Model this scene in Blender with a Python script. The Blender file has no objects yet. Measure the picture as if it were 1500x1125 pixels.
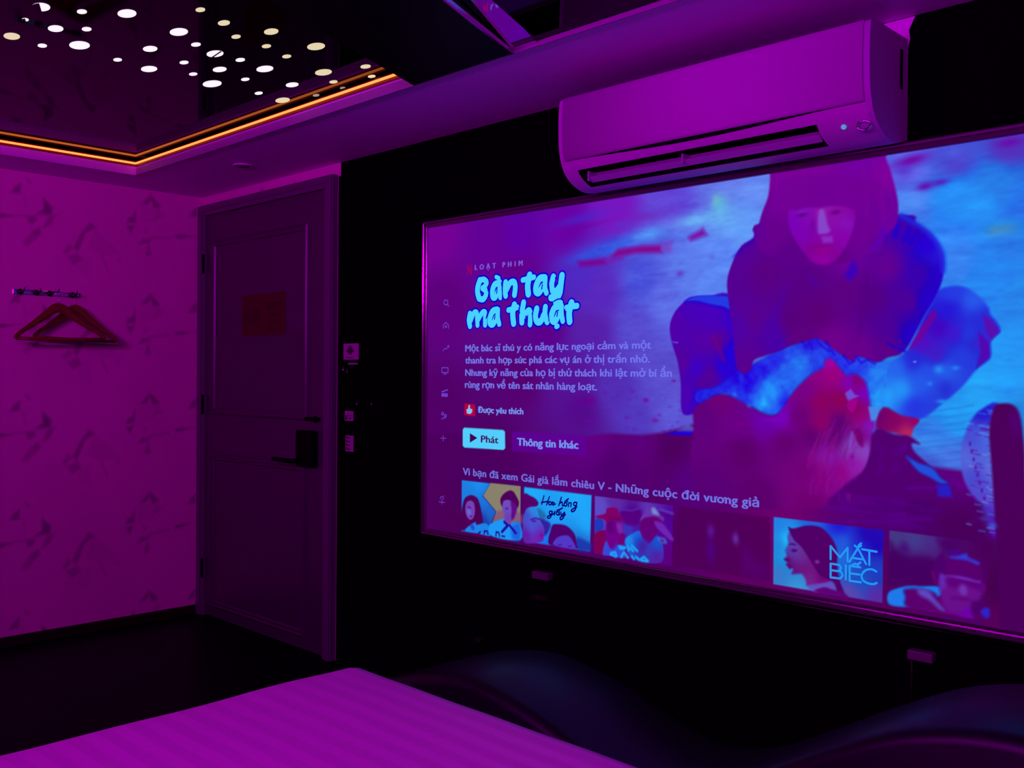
import bpy, bmesh, math, random
import numpy as np
from mathutils import Vector, Matrix

SC = bpy.context.scene
COL = SC.collection
rnd = random.Random(7)

# ------------------------------------------------------------------ camera
FPX, YAW, PITCH, ROLL = 1420.2, 0.779034, -0.0065047, 0.0072185
EYE = np.array([0.0, 0.0, 1.25])
_f = np.array([-math.sin(YAW) * math.cos(PITCH), math.cos(YAW) * math.cos(PITCH), math.sin(PITCH)])
_r0 = np.array([math.cos(YAW), math.sin(YAW), 0.0])
_u0 = np.cross(_r0, _f)
_r = _r0 * math.cos(ROLL) + _u0 * math.sin(ROLL)
_u = _u0 * math.cos(ROLL) - _r0 * math.sin(ROLL)
cam = bpy.data.cameras.new('camera')
cam.sensor_fit = 'HORIZONTAL'
cam.sensor_width = 36.0
cam.lens = 36.0 * FPX / 1500.0
cam.clip_start = 0.02
camo = bpy.data.objects.new('camera', cam)
COL.objects.link(camo)
camo.matrix_world = Matrix(((_r[0], _u[0], -_f[0], EYE[0]), (_r[1], _u[1], -_f[1], EYE[1]),
                            (_r[2], _u[2], -_f[2], EYE[2]), (0, 0, 0, 1)))
SC.camera = camo

# ------------------------------------------------------------------ world, lights, exposure
SC.view_settings.view_transform = 'Standard'
SC.view_settings.look = 'None'
SC.view_settings.exposure = 0.0
SC.view_settings.gamma = 1.0
SC.view_settings.use_curve_mapping = False
W = bpy.data.worlds.new('world')
SC.world = W
W.use_nodes = True
W.node_tree.nodes['Background'].inputs[0].default_value = (0.02, 0.0, 0.03, 1)
W.node_tree.nodes['Background'].inputs[1].default_value = 0.0


def area(name, loc, direction, sx, sy, power, color):
    l = bpy.data.lights.new(name, 'AREA')
    l.shape = 'RECTANGLE'
    l.size, l.size_y = sx, sy
    l.energy = power
    l.color = color
    o = bpy.data.objects.new(name, l)
    COL.objects.link(o)
    o.location = loc
    o.rotation_euler = Vector(direction).to_track_quat('-Z', 'Y').to_euler()
    return o


PURPLE = (0.80, 0.0, 1.0)
# the room's purple strip light along the top of the wall behind the bed
area('strip_light', (-1.42, -0.52, 1.97), (-0.08, 1.0, 0.05), 4.6, 0.12, 68.0, PURPLE)
# unseen fill lamp, added to brighten the papered wall
area('wall_fill_light', (-2.5, -0.5, 1.93), (-1.0, 0.36, 0.28), 0.5, 0.12, 15.0, PURPLE)


# ------------------------------------------------------------------ helpers
def ray(px, py):
    return (px - 750) / FPX * _r - (py - 562.5) / FPX * _u + _f


def on_y(px, py, Y):
    q = ray(px, py)
    return EYE + q * (Y / q[1])


def on_x(px, py, X):
    q = ray(px, py)
    return EYE + q * (X / q[0])


def on_z(px, py, Z):
    q = ray(px, py)
    return EYE + q * ((Z - EYE[2]) / q[2])


def lin(c):
    c = np.asarray(c, float) / 255.0
    return np.where(c <= 0.04045, c / 12.92, ((c + 0.055) / 1.055) ** 2.4)


def mat(name, col, rough=0.5, metal=0.0, emit=None, estr=0.0, vary=0.06, scale=30.0, bump=0.0, spec=0.5):
    m = bpy.data.materials.new(name)
    m.use_nodes = True
    nt = m.node_tree
    b = nt.nodes['Principled BSDF']
    b.inputs['Roughness'].default_value = rough
    b.inputs['Metallic'].default_value = metal
    b.inputs['Specular IOR Level'].default_value = spec
    tc = nt.nodes.new('ShaderNodeTexCoord')
    nz = nt.nodes.new('ShaderNodeTexNoise')
    nz.inputs['Scale'].default_value = scale
    nz.inputs['Detail'].default_value = 4.0
    nt.links.new(tc.outputs['Object'], nz.inputs['Vector'])
    mx = nt.nodes.new('ShaderNodeMix')
    mx.data_type = 'RGBA'
    mx.inputs[6].default_value = tuple(max(0, c * (1 - vary)) for c in col) + (1,)
    mx.inputs[7].default_value = tuple(min(1, c * (1 + vary)) for c in col) + (1,)
    nt.links.new(nz.outputs['Fac'], mx.inputs[0])
    nt.links.new(mx.outputs[2], b.inputs['Base Color'])
    if bump:
        bp = nt.nodes.new('ShaderNodeBump')
        bp.inputs['Strength'].default_value = bump
        bp.inputs['Distance'].default_value = 0.002
        nt.links.new(nz.outputs['Fac'], bp.inputs['Height'])
        nt.links.new(bp.outputs['Normal'], b.inputs['Normal'])
    if emit is not None:
        b.inputs['Emission Color'].default_value = tuple(emit) + (1,)
        b.inputs['Emission Strength'].default_value = estr
    return m


def link(name, me, m, parent=None, smooth=False, loc=None):
    o = bpy.data.objects.new(name, me)
    for k in (m if isinstance(m, (list, tuple)) else [m]):
        me.materials.append(k)
    COL.objects.link(o)
    if smooth:
        for p in me.polygons:
            p.use_smooth = True
    if parent is not None:
        o.parent = parent
    if loc is not None:
        o.location = loc
    return o


def obj(name, bm, m, parent=None, smooth=False, bevel=0.0, seg=2, loc=None):
    bmesh.ops.recalc_face_normals(bm, faces=bm.faces)
    me = bpy.data.meshes.new(name)
    bm.to_mesh(me)
    bm.free()
    o = link(name, me, m, parent, smooth, loc)
    if bevel:
        md = o.modifiers.new('bevel', 'BEVEL')
        md.width = bevel
        md.segments = seg
        md.limit_method = 'ANGLE'
        md.angle_limit = math.radians(40)
    return o


def empty(name, loc=(0, 0, 0)):
    o = bpy.data.objects.new(name, None)
    COL.objects.link(o)
    o.location = loc
    o.empty_display_size = 0.05
    return o


def tag(o, label, cat, group=None):
    o['label'] = label
    o['category'] = cat
    if group:
        o['group'] = group
    return o


def struct(o):
    o['kind'] = 'structure'
    return o


def box(bm, x0, x1, y0, y1, z0, z1):
    v = [bm.verts.new(p) for p in ((x0, y0, z0), (x1, y0, z0), (x1, y1, z0), (x0, y1, z0),
                                   (x0, y0, z1), (x1, y0, z1), (x1, y1, z1), (x0, y1, z1))]
    for f in ((0, 3, 2, 1), (4, 5, 6, 7), (0, 1, 5, 4), (1, 2, 6, 5), (2, 3, 7, 6), (3, 0, 4, 7)):
        bm.faces.new([v[i] for i in f])
    return bm


def boxm(*a):
    return box(bmesh.new(), *a)


def tube(bm, pts, rad, n=10, flat=None):
    """tube along pts; rad a number or list; flat=(axis vector, factor) squashes the section"""
    P = [Vector(p) for p in pts]
    R = rad if isinstance(rad, (list, tuple)) else [rad] * len(P)
    rings = []
    for i, p in enumerate(P):
        t = (P[min(i + 1, len(P) - 1)] - P[max(i - 1, 0)]).normalized()
        a = Vector((0, 0, 1)) if abs(t.z) < 0.9 else Vector((1, 0, 0))
        if flat:
            a = Vector(flat[0])
        s = t.cross(a).normalized()
        w = s.cross(t).normalized()
        ring = []
        for k in range(n):
            th = 2 * math.pi * k / n
            f = flat[1] if flat else 1.0
            ring.append(bm.verts.new(p + s * (math.cos(th) * R[i]) + w * (math.sin(th) * R[i] * f)))
        rings.append(ring)
    for a, b in zip(rings, rings[1:]):
        for k in range(n):
            bm.faces.new((a[k], a[(k + 1) % n], b[(k + 1) % n], b[k]))
    bm.faces.new(rings[0][::-1])
    bm.faces.new(rings[-1])
    return bm


def disc(bm, c, r, ax, h, n=32):
    """short cylinder centred at c, axis 'x','y','z', half thickness h"""
    rings = []
    for s in (-h, h):
        ring = []
        for k in range(n):
            th = 2 * math.pi * k / n
            a, b = r * math.cos(th), r * math.sin(th)
            d = {'x': (s, a, b), 'y': (a, s, b), 'z': (a, b, s)}[ax]
            ring.append(bm.verts.new((c[0] + d[0], c[1] + d[1], c[2] + d[2])))
        rings.append(ring)
    for k in range(n):
        bm.faces.new((rings[0][k], rings[0][(k + 1) % n], rings[1][(k + 1) % n], rings[1][k]))
    bm.faces.new(rings[0][::-1])
    bm.faces.new(rings[1])
    return bm


def extrude_x(bm, prof, x0, x1, caps=True, close=True):
    """prof: list of (y,z) extruded from x0 to x1"""
    a = [bm.verts.new((x0, y, z)) for y, z in prof]
    b = [bm.verts.new((x1, y, z)) for y, z in prof]
    n = len(prof)
    for i in range(n if close else n - 1):
        j = (i + 1) % n
        bm.faces.new((a[i], a[j], b[j], b[i]))
    if caps:
        bm.faces.new(a[::-1])
        bm.faces.new(b)
    return bm


def smooth_line(pts, n=6, closed=False):
    P = np.array(pts, float)
    out = []
    N = len(P)
    rng = range(N) if closed else range(N - 1)
    for i in rng:
        if closed:
            p0, p1, p2, p3 = P[(i - 1) % N], P[i], P[(i + 1) % N], P[(i + 2) % N]
        else:
            p0, p1, p2, p3 = P[max(i - 1, 0)], P[i], P[i + 1], P[min(i + 2, N - 1)]
        for k in range(n):
            t = k / n
            out.append(0.5 * ((2 * p1) + (-p0 + p2) * t + (2 * p0 - 5 * p1 + 4 * p2 - p3) * t * t
                              + (-p0 + 3 * p1 - 3 * p2 + p3) * t ** 3))
    if not closed:
        out.append(P[-1])
    return np.array(out)


class Canvas:
    """colours of a flat grid: paints soft shapes given in the grid's own metres"""

    def __init__(self, a0, a1, b0, b1, step):
        self.na = max(2, int(round((a1 - a0) / step)) + 1)
        self.nb = max(2, int(round((b1 - b0) / step)) + 1)
        A, B = np.meshgrid(np.linspace(a0, a1, self.na), np.linspace(b0, b1, self.nb))
        self.A, self.B = A.ravel(), B.ravel()
        self.C = np.zeros((self.A.size, 3))

    def sel(self, lo, hi):
        return np.nonzero((self.A >= lo[0]) & (self.A <= hi[0]) & (self.B >= lo[1]) & (self.B <= hi[1]))[0]

    def sd(self, P, idx):
        x, y = self.A[idx], self.B[idx]
        d = np.full(x.shape, 1e9)
        ins = np.zeros(x.shape, bool)
        n = len(P)
        for i in range(n):
            (ax, ay), (bx, by) = P[i], P[(i + 1) % n]
            ex, ey = bx - ax, by - ay
            L = ex * ex + ey * ey + 1e-15
            t = np.clip(((x - ax) * ex + (y - ay) * ey) / L, 0, 1)
            d = np.minimum(d, (x - ax - t * ex) ** 2 + (y - ay - t * ey) ** 2)
            c = ((ay > y) != (by > y))
            if c.any():
                xi = ax + (y - ay) * ex / (ey if abs(ey) > 1e-12 else 1e-12)
                ins ^= c & (x < xi)
        d = np.sqrt(d)
        return np.where(ins, -d, d)

    def put(self, idx, m, col):
        col = np.asarray(col, float)
        if col.ndim == 1:
            col = np.broadcast_to(col, (len(idx), 3))
        self.C[idx] += (col - self.C[idx]) * m[:, None]

    def idw(self, idx, ctrl, p=3.0):
        x, y = self.A[idx], self.B[idx]
        num = np.zeros((len(idx), 3))
        den = np.zeros(len(idx))
        for (cx, cy, c) in ctrl:
            w = 1.0 / (((x - cx) ** 2 + (y - cy) ** 2) + 4e-4) ** (p / 2)
            num += w[:, None] * np.asarray(c, float)
            den += w
        return num / den[:, None]

    def poly(self, P, col, soft=0.004, a=1.0):
        P = np.asarray(P, float)
        idx = self.sel(P.min(0) - soft, P.max(0) + soft)
        if not len(idx):
            return
        m = np.clip(0.5 - self.sd(P, idx) / soft, 0, 1) * a
        self.put(idx, m, col if not callable(col) else col(idx))

    def stroke(self, P, r, col, soft=0.003, a=1.0):
        P = np.asarray(P, float)
        idx = self.sel(P.min(0) - r - soft, P.max(0) + r + soft)
        if not len(idx):
            return
        x, y = self.A[idx], self.B[idx]
        d = np.full(x.shape, 1e9)
        for (ax, ay), (bx, by) in zip(P, P[1:]):
            ex, ey = bx - ax, by - ay
            t = np.clip(((x - ax) * ex + (y - ay) * ey) / (ex * ex + ey * ey + 1e-15), 0, 1)
            d = np.minimum(d, (x - ax - t * ex) ** 2 + (y - ay - t * ey) ** 2)
        m = np.clip(0.5 - (np.sqrt(d) - r) / soft, 0, 1) * a
        self.put(idx, m, col)

    def blob(self, c, ra, rb, col, a=1.0, rot=0.0, pw=1.0):
        R = max(ra, rb) * 2.4
        idx = self.sel((c[0] - R, c[1] - R), (c[0] + R, c[1] + R))
        if not len(idx):
            return
        x, y = self.A[idx] - c[0], self.B[idx] - c[1]
        cs, sn = math.cos(rot), math.sin(rot)
        q = ((x * cs + y * sn) / ra) ** 2 + ((-x * sn + y * cs) / rb) ** 2
        self.put(idx, np.exp(-q ** pw) * a, col)

    def noise(self, sa, sb, seed):
        g = np.random.RandomState(seed)
        out = np.zeros(self.A.size)
        amp = 1.0
        for o in range(3):
            T = g.rand(64, 64)
            u, v = self.A * sa * 2 ** o, self.B * sb * 2 ** o
            i, j = np.floor(u).astype(int), np.floor(v).astype(int)
            fu, fv = u - i, v - j
            fu, fv = fu * fu * (3 - 2 * fu), fv * fv * (3 - 2 * fv)
            t = lambda a, b: T[a % 64, b % 64]
            out += amp * ((t(i, j) * (1 - fu) + t(i + 1, j) * fu) * (1 - fv)
                          + (t(i, j + 1) * (1 - fu) + t(i + 1, j + 1) * fu) * fv - 0.5)
            amp *= 0.5
        return out

    def mesh(self, name, to3, attr='paint', linear=None):
        na, nb = self.na, self.nb
        co = np.stack(to3(self.A, self.B), 1).astype(np.float32)
        i = np.arange(na * nb).reshape(nb, na)
        q = np.stack([i[:-1, :-1], i[:-1, 1:], i[1:, 1:], i[1:, :-1]], -1).reshape(-1, 4)
        me = bpy.data.meshes.new(name)
        me.vertices.add(len(co))
        me.vertices.foreach_set('co', co.ravel())
        me.loops.add(q.size)
        me.loops.foreach_set('vertex_index', q.ravel().astype(np.int32))
        me.polygons.add(len(q))
        me.polygons.foreach_set('loop_start', np.arange(0, q.size, 4, dtype=np.int32))
        me.update(calc_edges=True)
        ca = me.color_attributes.new(attr, 'FLOAT_COLOR', 'POINT')
        rgba = np.ones((len(co), 4), np.float32)
        rgba[:, :3] = self.C if linear is None else linear
        ca.data.foreach_set('color', rgba.ravel())
        return me


# ------------------------------------------------------------------ sizes of the room (metres)
XL, YF, YB, XR = -4.76, 2.491, -0.62, 0.95       # left wall, screen wall, wall behind the bed, right wall
ZS, ZP = 2.185, 2.254                            # soffit, dark panel in the tray
TX, TY = -4.441, 1.990                           # tray edges along left and screen walls
XD = -3.52                                       # where the papered door bay ends

M_black = mat('black_wall_paint', (0.0008, 0.0008, 0.0012), 0.9, vary=0.3, spec=0.05)
M_soffit = mat('soffit_paint', (0.84, 0.14, 0.92), 0.6)
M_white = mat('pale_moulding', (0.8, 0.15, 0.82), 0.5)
M_lip = mat('shaded_moulding', (0.34, 0.06, 0.38), 0.5)  # tray moulding on the screen side, its shade put into a darker colour
M_floor = mat('dark_floor', (0.0015, 0.001, 0.003), 0.4, vary=0.4, scale=6, spec=0.03)
M_mirror = mat('black_gloss_panel', (0.0006, 0.0004, 0.001), 0.035, vary=0.2, spec=0.07)
M_beam = mat('black_beam', (0.0012, 0.0008, 0.0016), 0.5, spec=0.1)
M_chrome = mat('chrome', (0.62, 0.6, 0.66), 0.12, 1.0)
M_band = mat('mirror', (0.8, 0.75, 0.85), 0.03, 1.0)
M_frame = mat('polished_dark_frame', (0.30, 0.12, 0.30), 0.17, 0.78)
M_base = mat('dark_skirting', (0.016, 0.006, 0.008), 0.5, spec=0.2)
M_door = mat('door_paint', (0.068, 0.03, 0.07), 0.34, vary=0.05)
M_jamb = mat('jamb_paint', (0.13, 0.05, 0.14), 0.4, vary=0.05)
M_plastic = mat('black_plastic', (0.001, 0.001, 0.0015), 0.5, spec=0.05)
M_ac = mat('pale_plastic_housing', (0.52, 0.09, 0.57), 0.62, vary=0.02, spec=0.15)
M_ac2 = mat('pale_plastic_trim', (0.43, 0.08, 0.52), 0.5, vary=0.02, spec=0.2)
M_dark = mat('dark_void', (0.002, 0.001, 0.003), 0.6, spec=0.1)
M_wood = mat('reddish_wood', (0.2, 0.05, 0.012), 0.35, vary=0.3, scale=18)
M_leather = mat('black_leather', (0.0035, 0.0015, 0.005), 0.42, vary=0.2, scale=150, bump=0.06, spec=0.45)
M_pale = mat('pale_plastic', (0.42, 0.1, 0.4), 0.5)
M_dull = mat('dull_plastic', (0.13, 0.03, 0.13), 0.5)
M_mark = mat('dark_marking', (0.05, 0.01, 0.04), 0.6)
M_notice = mat('orange_notice_paper', (0.085, 0.012, 0.0004), 0.7, vary=0.12, scale=14)
M_noticed = mat('notice_print', (0.06, 0.008, 0.0003), 0.7, vary=0.2, scale=14)


# ------------------------------------------------------------------ wallpaper
def paper_material():
    m = bpy.data.materials.new('sketched_wallpaper')
    m.use_nodes = True
    nt = m.node_tree
    b = nt.nodes['Principled BSDF']
    b.inputs['Roughness'].default_value = 0.75
    b.inputs['Specular IOR Level'].default_value = 0.2
    at = nt.nodes.new('ShaderNodeAttribute')
    at.attribute_name = 'paint'
    nt.links.new(at.outputs['Color'], b.inputs['Base Color'])
    return m


M_paper = paper_material()
PAPER = np.array([0.80, 0.13, 0.57])
INK = np.array([0.16, 0.03, 0.16])
PY, PZ = 0.87, 0.501
MOTIF = [  # (outline in a close view of one repeat, strength)
    ([(238, 148), (290, 205), (282, 240), (200, 235), (240, 212)], .55), ([(150, 252), (190, 250), (205, 270), (180, 292), (155, 285)], .38),
    ([(265, 250), (303, 250), (280, 300), (235, 318)], .35), ([(175, 330), (215, 308), (232, 345), (150, 418), (122, 396)], .25),
    ([(185, 335), (215, 318), (222, 345), (190, 360)], .22), ([(116, 68), (85, 85), (58, 122), (112, 126)], .45),
    ([(-40, 238), (20, 236), (66, 248), (20, 258), (-30, 256)], .5), ([(60, 244), (320, 241), (320, 248), (60, 252)], .22),
    ([(128, 130), (134, 128), (150, 205), (142, 205)], .2), ([(140, 40), (150, 36), (178, 70), (160, 74)], .25),
    ([(495, 283), (527, 312), (470, 345), (440, 420), (425, 445), (405, 420), (440, 350)], .42),
    ([(345, 440), (382, 402), (402, 430), (362, 462)], .28), ([(370, 470), (430, 452), (452, 490), (402, 517)], .3),
    ([(520, 315), (600, 390), (665, 465), (560, 470), (480, 420)], .10), ([(555, 478), (565, 476), (600, 552), (590, 552)], .25),
    ([(640, 485), (665, 480), (655, 505)], .25), ([(420, 470), (500, 480), (500, 600), (440, 560)], .07),
    ([(826, 128), (882, 196), (846, 204), (830, 162)], .5), ([(820, 138), (828, 165), (808, 188), (776, 186)], .45),
    ([(748, 210), (746, 285), (694, 287), (706, 258), (730, 250)], .45), ([(698, 304), (740, 300), (720, 342)], .5),
    ([(785, 372), (832, 384), (812, 398), (762, 405)], .4), ([(816, 402), (832, 460), (812, 470), (800, 462)], .38),
    ([(820, 364), (935, 362), (935, 376), (820, 374)], .25), ([(790, 308), (818, 330), (798, 352)], .2),
    ([(868, 200), (906, 250), (848, 272)], .18), ([(775, 190), (870, 205), (850, 280), (760, 290)], .06),
]


def paint_paper(cv, a_of):
    cv.C[:] = PAPER
    n = cv.noise(3.0, 2.2, 3)
    cv.C *= (1 + 0.10 * n)[:, None]
    lo, hi = cv.A.min(), cv.A.max()
    for pts, s in MOTIF:
        P = np.array([on_x(x / 3.75, 250 + y / 3.75, XL)[1:] for x, y in pts])
        for i in range(-4, 4):
            for j in range(-5, 2):
                Q = P + [i * PY, j * PZ]
                if a_of:
                    Q = np.array([(a_of(q[0]), q[1]) for q in Q])
                if Q[:, 0].max() < lo or Q[:, 0].min() > hi or Q[:, 1].max() < 0:
                    continue
                cv.poly(Q, INK, 0.014, min(.9, s * 1.35))


cv = Canvas(YB, YF, 0.0, ZS, 0.0075)
paint_paper(cv, None)
struct(link('wall_left', cv.mesh('wall_left', lambda a, b: (np.full_like(a, XL), a, b)), M_paper))
cv = Canvas(XL, XD, 0.0, ZS, 0.0075)
paint_paper(cv, lambda y: XL + (y - YF))
cv.poly([(-3.5405, -1), (-3, -1), (-3, 2.131), (-3.5405, 2.131)], (0.0008, 0.0008, 0.0012), 0.002)
struct(link('wall_doorway', cv.mesh('wall_doorway', lambda a, b: (a, np.full_like(a, YF), b)), M_paper))

# ------------------------------------------------------------------ other walls, floor, ceiling
struct(obj('wall_front', boxm(XD, XR, YF, YF + 0.1, 0, ZS), M_black))
struct(obj('wall_back', boxm(XL, XR, YB - 0.1, YB, 0, 2.4), M_black))
struct(obj('wall_right', boxm(XR, XR + 0.1, YB, YF, 0, 2.4), M_black))
struct(obj('floor', boxm(XL - .1, XR + .1, YB - .1, YF + .1, -0.1, 0), M_floor))

bm = bmesh.new()                                  # soffit running along the left and the screen wall
P = [(XL, YB), (TX, YB), (TX, TY), (XR, TY), (XR, YF), (XL, YF)]
lo = [bm.verts.new((x, y, ZS)) for x, y in P]
hi = [bm.verts.new((x, y, ZS + .2)) for x, y in P]
bm.faces.new(lo)
bm.faces.new(hi[::-1])
for i in range(6):
    j = (i + 1) % 6
    bm.faces.new((lo[i], hi[i], hi[j], lo[j]))
bmesh.ops.triangulate(bm, faces=[f for f in bm.faces if len(f.verts) > 4])
struct(obj('ceiling', bm, M_soffit))

# white moulding round the tray and the black reveal above it
LIP = 0.036


def ring_L(x, y, z0, z1, t):
    b = bmesh.new()
    P = [(x, YB), (x + t, YB), (x + t, y - t), (XR, y - t), (XR, y), (x, y)]
    lo = [b.verts.new((px, py, z0)) for px, py in P]
    hi = [b.verts.new((px, py, z1)) for px, py in P]
    for i in range(6):
        j = (i + 1) % 6
        b.faces.new((lo[i], hi[i], hi[j], lo[j]))
    b.faces.new((lo[0], lo[1], lo[2], lo[5]))
    b.faces.new((lo[2], lo[3], lo[4], lo[5]))
    b.faces.new((hi[0], hi[5], hi[2], hi[1]))
    b.faces.new((hi[2], hi[5], hi[4], hi[3]))
    return b


bm = bmesh.new()
box(bm, TX, TX + .006, YB, TY, ZS - .004, ZS + .010)
box(bm, TX, TX + .003, YB, TY, ZS + .010, ZS + LIP)
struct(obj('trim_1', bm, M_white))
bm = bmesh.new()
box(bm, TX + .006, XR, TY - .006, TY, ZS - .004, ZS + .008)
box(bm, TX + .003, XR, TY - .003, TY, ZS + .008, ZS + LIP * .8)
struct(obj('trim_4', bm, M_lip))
struct(obj('trim_2', ring_L(TX, TY, ZS + LIP, ZP, 0.0015), M_mirror))

# glossy black panel of the tray
bm = bmesh.new()
box(bm, TX, XR, YB, TY, ZP, ZP + 0.03)
cp = obj('ceiling_panel', bm, M_mirror)
struct(cp)

# skirting along the papered wall
struct(obj('baseboard_left', boxm(XL, XL + 0.014, YB, YF, 0, 0.047), M_base, bevel=0.003))

# bare plaster left unpainted round the air conditioner
bm = bmesh.new()
prf = [(-1.06, 2.183)]
zz = 2.183
edge = [(-1.018, 2.183), (-1.022, 2.165), (-1.034, 2.150), (-1.030, 2.128), (-1.036, 2.104), (-1.032, 2.080), (-1.041, 2.058), (-1.036, 2.02),
        (-1.043, 1.99), (-1.039, 1.965), (-1.047, 1.94), (-1.040, 1.925), (-1.048, 1.90), (-1.043, 1.88), (-1.05, 1.868), (-1.10, 1.866)]
ring = prf + edge + [(-1.10, 2.183)]
a = [bm.verts.new((x, YF - 0.0015, z)) for x, z in ring[1:]]
b = [bm.verts.new((x, YF + 0.001, z)) for x, z in ring[1:]]
bm.faces.new(a)
for i in range(len(a)):
    j = (i + 1) % len(a)
    bm.faces.new((a[i], a[j], b[j], b[i]))
bmesh.ops.triangulate(bm, faces=[f for f in bm.faces if len(f.verts) > 4])
struct(obj('trim_3', bm, M_white))

# ------------------------------------------------------------------ ceiling beam with a polished edge
D = Vector((0.40, -1.0, 0)).normalized()


def beam_pt(x0, dist, z):
    return (x0 + D.x * dist, TY + D.y * dist, z)


L_ = 2.72
beam = empty('ceiling_beam', (-2.2, TY, ZS))
tag(beam, 'flat black beam crossing the recessed ceiling beside the dotted glossy panel', 'beam')


def prism(bm, x0, x1, d0, d1, z0, z1):
    v = [bm.verts.new(beam_pt(x, d, z)) for z in (z0, z1) for x, d in ((x0, d0), (x1, d0), (x1, d1), (x0, d1))]
    for f in ((0, 3, 2, 1), (4, 5, 6, 7), (0, 1, 5, 4), (1, 2, 6, 5), (2, 3, 7, 6), (3, 0, 4, 7)):
        bm.faces.new([v[i] for i in f])
    return bm


def child(o, root):
    o.parent = root
    o.matrix_parent_inverse = root.matrix_basis.inverted()
    return o


o = child(obj('soffit_board', prism(bmesh.new(), -2.412, -1.972, 0.008, L_, ZS - 0.004, ZP - 0.0005), M_beam), beam)
o = child(obj('edge_profile', prism(bmesh.new(), -1.9735, -1.965, 0.008, L_, ZS - 0.006, ZS + 0.005), M_chrome), beam)
o['label'] = 'thin shiny edge profile'
bm = bmesh.new()                                   # the strip leans up towards the room, then runs level
st = [(0.008, ZS + .005), (0.56, ZS + .043), (L_, ZS + .043)]
lo = [[bm.verts.new(beam_pt(x, d, z)) for x in (-1.9645, -1.872)] for d, z in st]
hi = [[bm.verts.new(beam_pt(x, d, ZP - .0008)) for x in (-1.9645, -1.872)] for d, z in st]
for k in (0, 1):
    for g in (lo, hi):
        bm.faces.new((g[k][0], g[k][1], g[k + 1][1], g[k + 1][0]))
    for s_ in (0, 1):
        bm.faces.new((lo[k][s_], lo[k + 1][s_], hi[k + 1][s_], hi[k][s_]))
for k in (0, 2):
    bm.faces.new((lo[k][0], lo[k][1], hi[k][1], hi[k][0]))
o = obj('mirror_strip', bm, M_band)
tag(o, 'narrow mirrored ceiling strip along the right edge of the black beam', 'mirror strip')
bm = bmesh.new()
q0, q1 = beam_pt(-1.8715, .008, 0), beam_pt(-1.8715, L_, 0)
pp = [(q0[0], q0[1]), (q1[0], q1[1]), (XR, q1[1]), (XR, q0[1])]
lo = [bm.verts.new((x, y, ZS + .011)) for x, y in pp]
hi = [bm.verts.new((x, y, ZP - .0005)) for x, y in pp]
bm.faces.new(lo)
bm.faces.new(hi[::-1])
for k in range(4):
    bm.faces.new((lo[k], hi[k], hi[(k + 1) % 4], lo[(k + 1) % 4]))
struct(obj('ceiling_panel', bm, M_mirror))

# ------------------------------------------------------------------ LED strip in the tray
M_led = mat('led_orange', (0.2, 0.05, 0.0), 0.5, emit=(1.0, 0.20, 0.042), estr=2.6)
M_ledbase = mat('led_channel_halo', (0.16, 0.003, 0.001), 0.5)  # channel behind the tube, its red colour stands in for the halo
led = empty('led_strip', (TX, TY, 2.236))
tag(led, 'glowing orange light strip running round the corner of the ceiling recess', 'led strip')
bm = bmesh.new()
pts = [(TX + .0075, YB + .02, 2.236), (TX + .0075, TY - .0075, 2.236), (-2.425, TY - .0075, 2.236)]
tube(bm, [pts[0], (pts[1][0], pts[1][1], pts[1][2])], 0.0042, 8)
tube(bm, [pts[1], pts[2]], 0.0042, 8)
child(obj('glow_tube', bm, M_led, smooth=True), led)
bm = bmesh.new()
box(bm, TX + .0012, TX + .0036, YB + .02, TY - .0012, 2.2215, 2.2465)
box(bm, TX + .0036, -2.425, TY - .0036, TY - .0012, 2.2215, 2.2465)
child(obj('channel', bm, M_ledbase), led)

# ------------------------------------------------------------------ round lights in the dark ceiling panel
M_dot = mat('round_light_white', (0.5, 0.5, 0.5), 0.5, emit=(1.0, 0.93, 0.98), estr=1.0)
M_dot2 = mat('round_light_warm', (0.4, 0.4, 0.3), 0.5, emit=(0.74, 0.66, 0.38), estr=1.0)
M_dot3 = mat('round_light_dim', (0.1, 0.1, 0.1), 0.5, emit=(0.30, 0.26, 0.2), estr=1.0)
M_shade = mat('round_light_shade', (0.01, 0.002, 0.012), 0.6)
DOTS = [(60, 10, 27, 0), (37, 28.5, 10, 0), (17.3, 52.8, 24, 1), (62, 66.6, 13.5, 0), (81.5, 41.6, 22.5, 0), (116.5, 66, 30, 0), (120, 16.8, 14.5, 0),
        (127, 42.4, 14, 0), (186, 19.5, 27.5, 0), (172.3, 87.3, 12.5, 0), (220, 71.3, 21, 0), (218.4, 100.8, 23.5, 0), (262, 46.5, 26.5, 0),
        (293.5, 14, 14, 1), (328, 33.3, 17.5, 1), (345.8, 53.5, 13.5, 1), (287, 65, 14, 0), (315, 78.5, 24.5, 0), (352, 87.5, 13.5, 0),
        (269.6, 91.3, 13, 0), (321.8, 101.5, 20, 0), (283, 108.3, 12, 0), (310.8, 122.5, 27.5, 0), (359.3, 116, 12.2, 0), (379, 136.3, 11.5, 0),
        (397.3, 46, 21, 1), (390.3, 67.4, 13.3, 1), (420, 82.4, 13, 1), (463, 67.8, 26, 1), (388, 100.7, 24.5, 0), (473.8, 105.7, 24.5, 1),
        (488.5, 119.7, 12, 1), (428, 124, 18.5, 0), (414, 146.6, 21, 1), (535.5, 97.2, 15, 1), (544.5, 111.6, 11, 1), (463, 139.3, 9.5, 2), (502, 128.6, 8, 2)]
HALF = {0: (Vector((-.94, -.35, 0)), 0.05, 9), 1: (Vector((-.94, -.35, 0)), -.1, 9), 17: (Vector((.79, .62, 0)), .08, .30)}
GD = 'round lights in the black ceiling panel'
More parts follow.
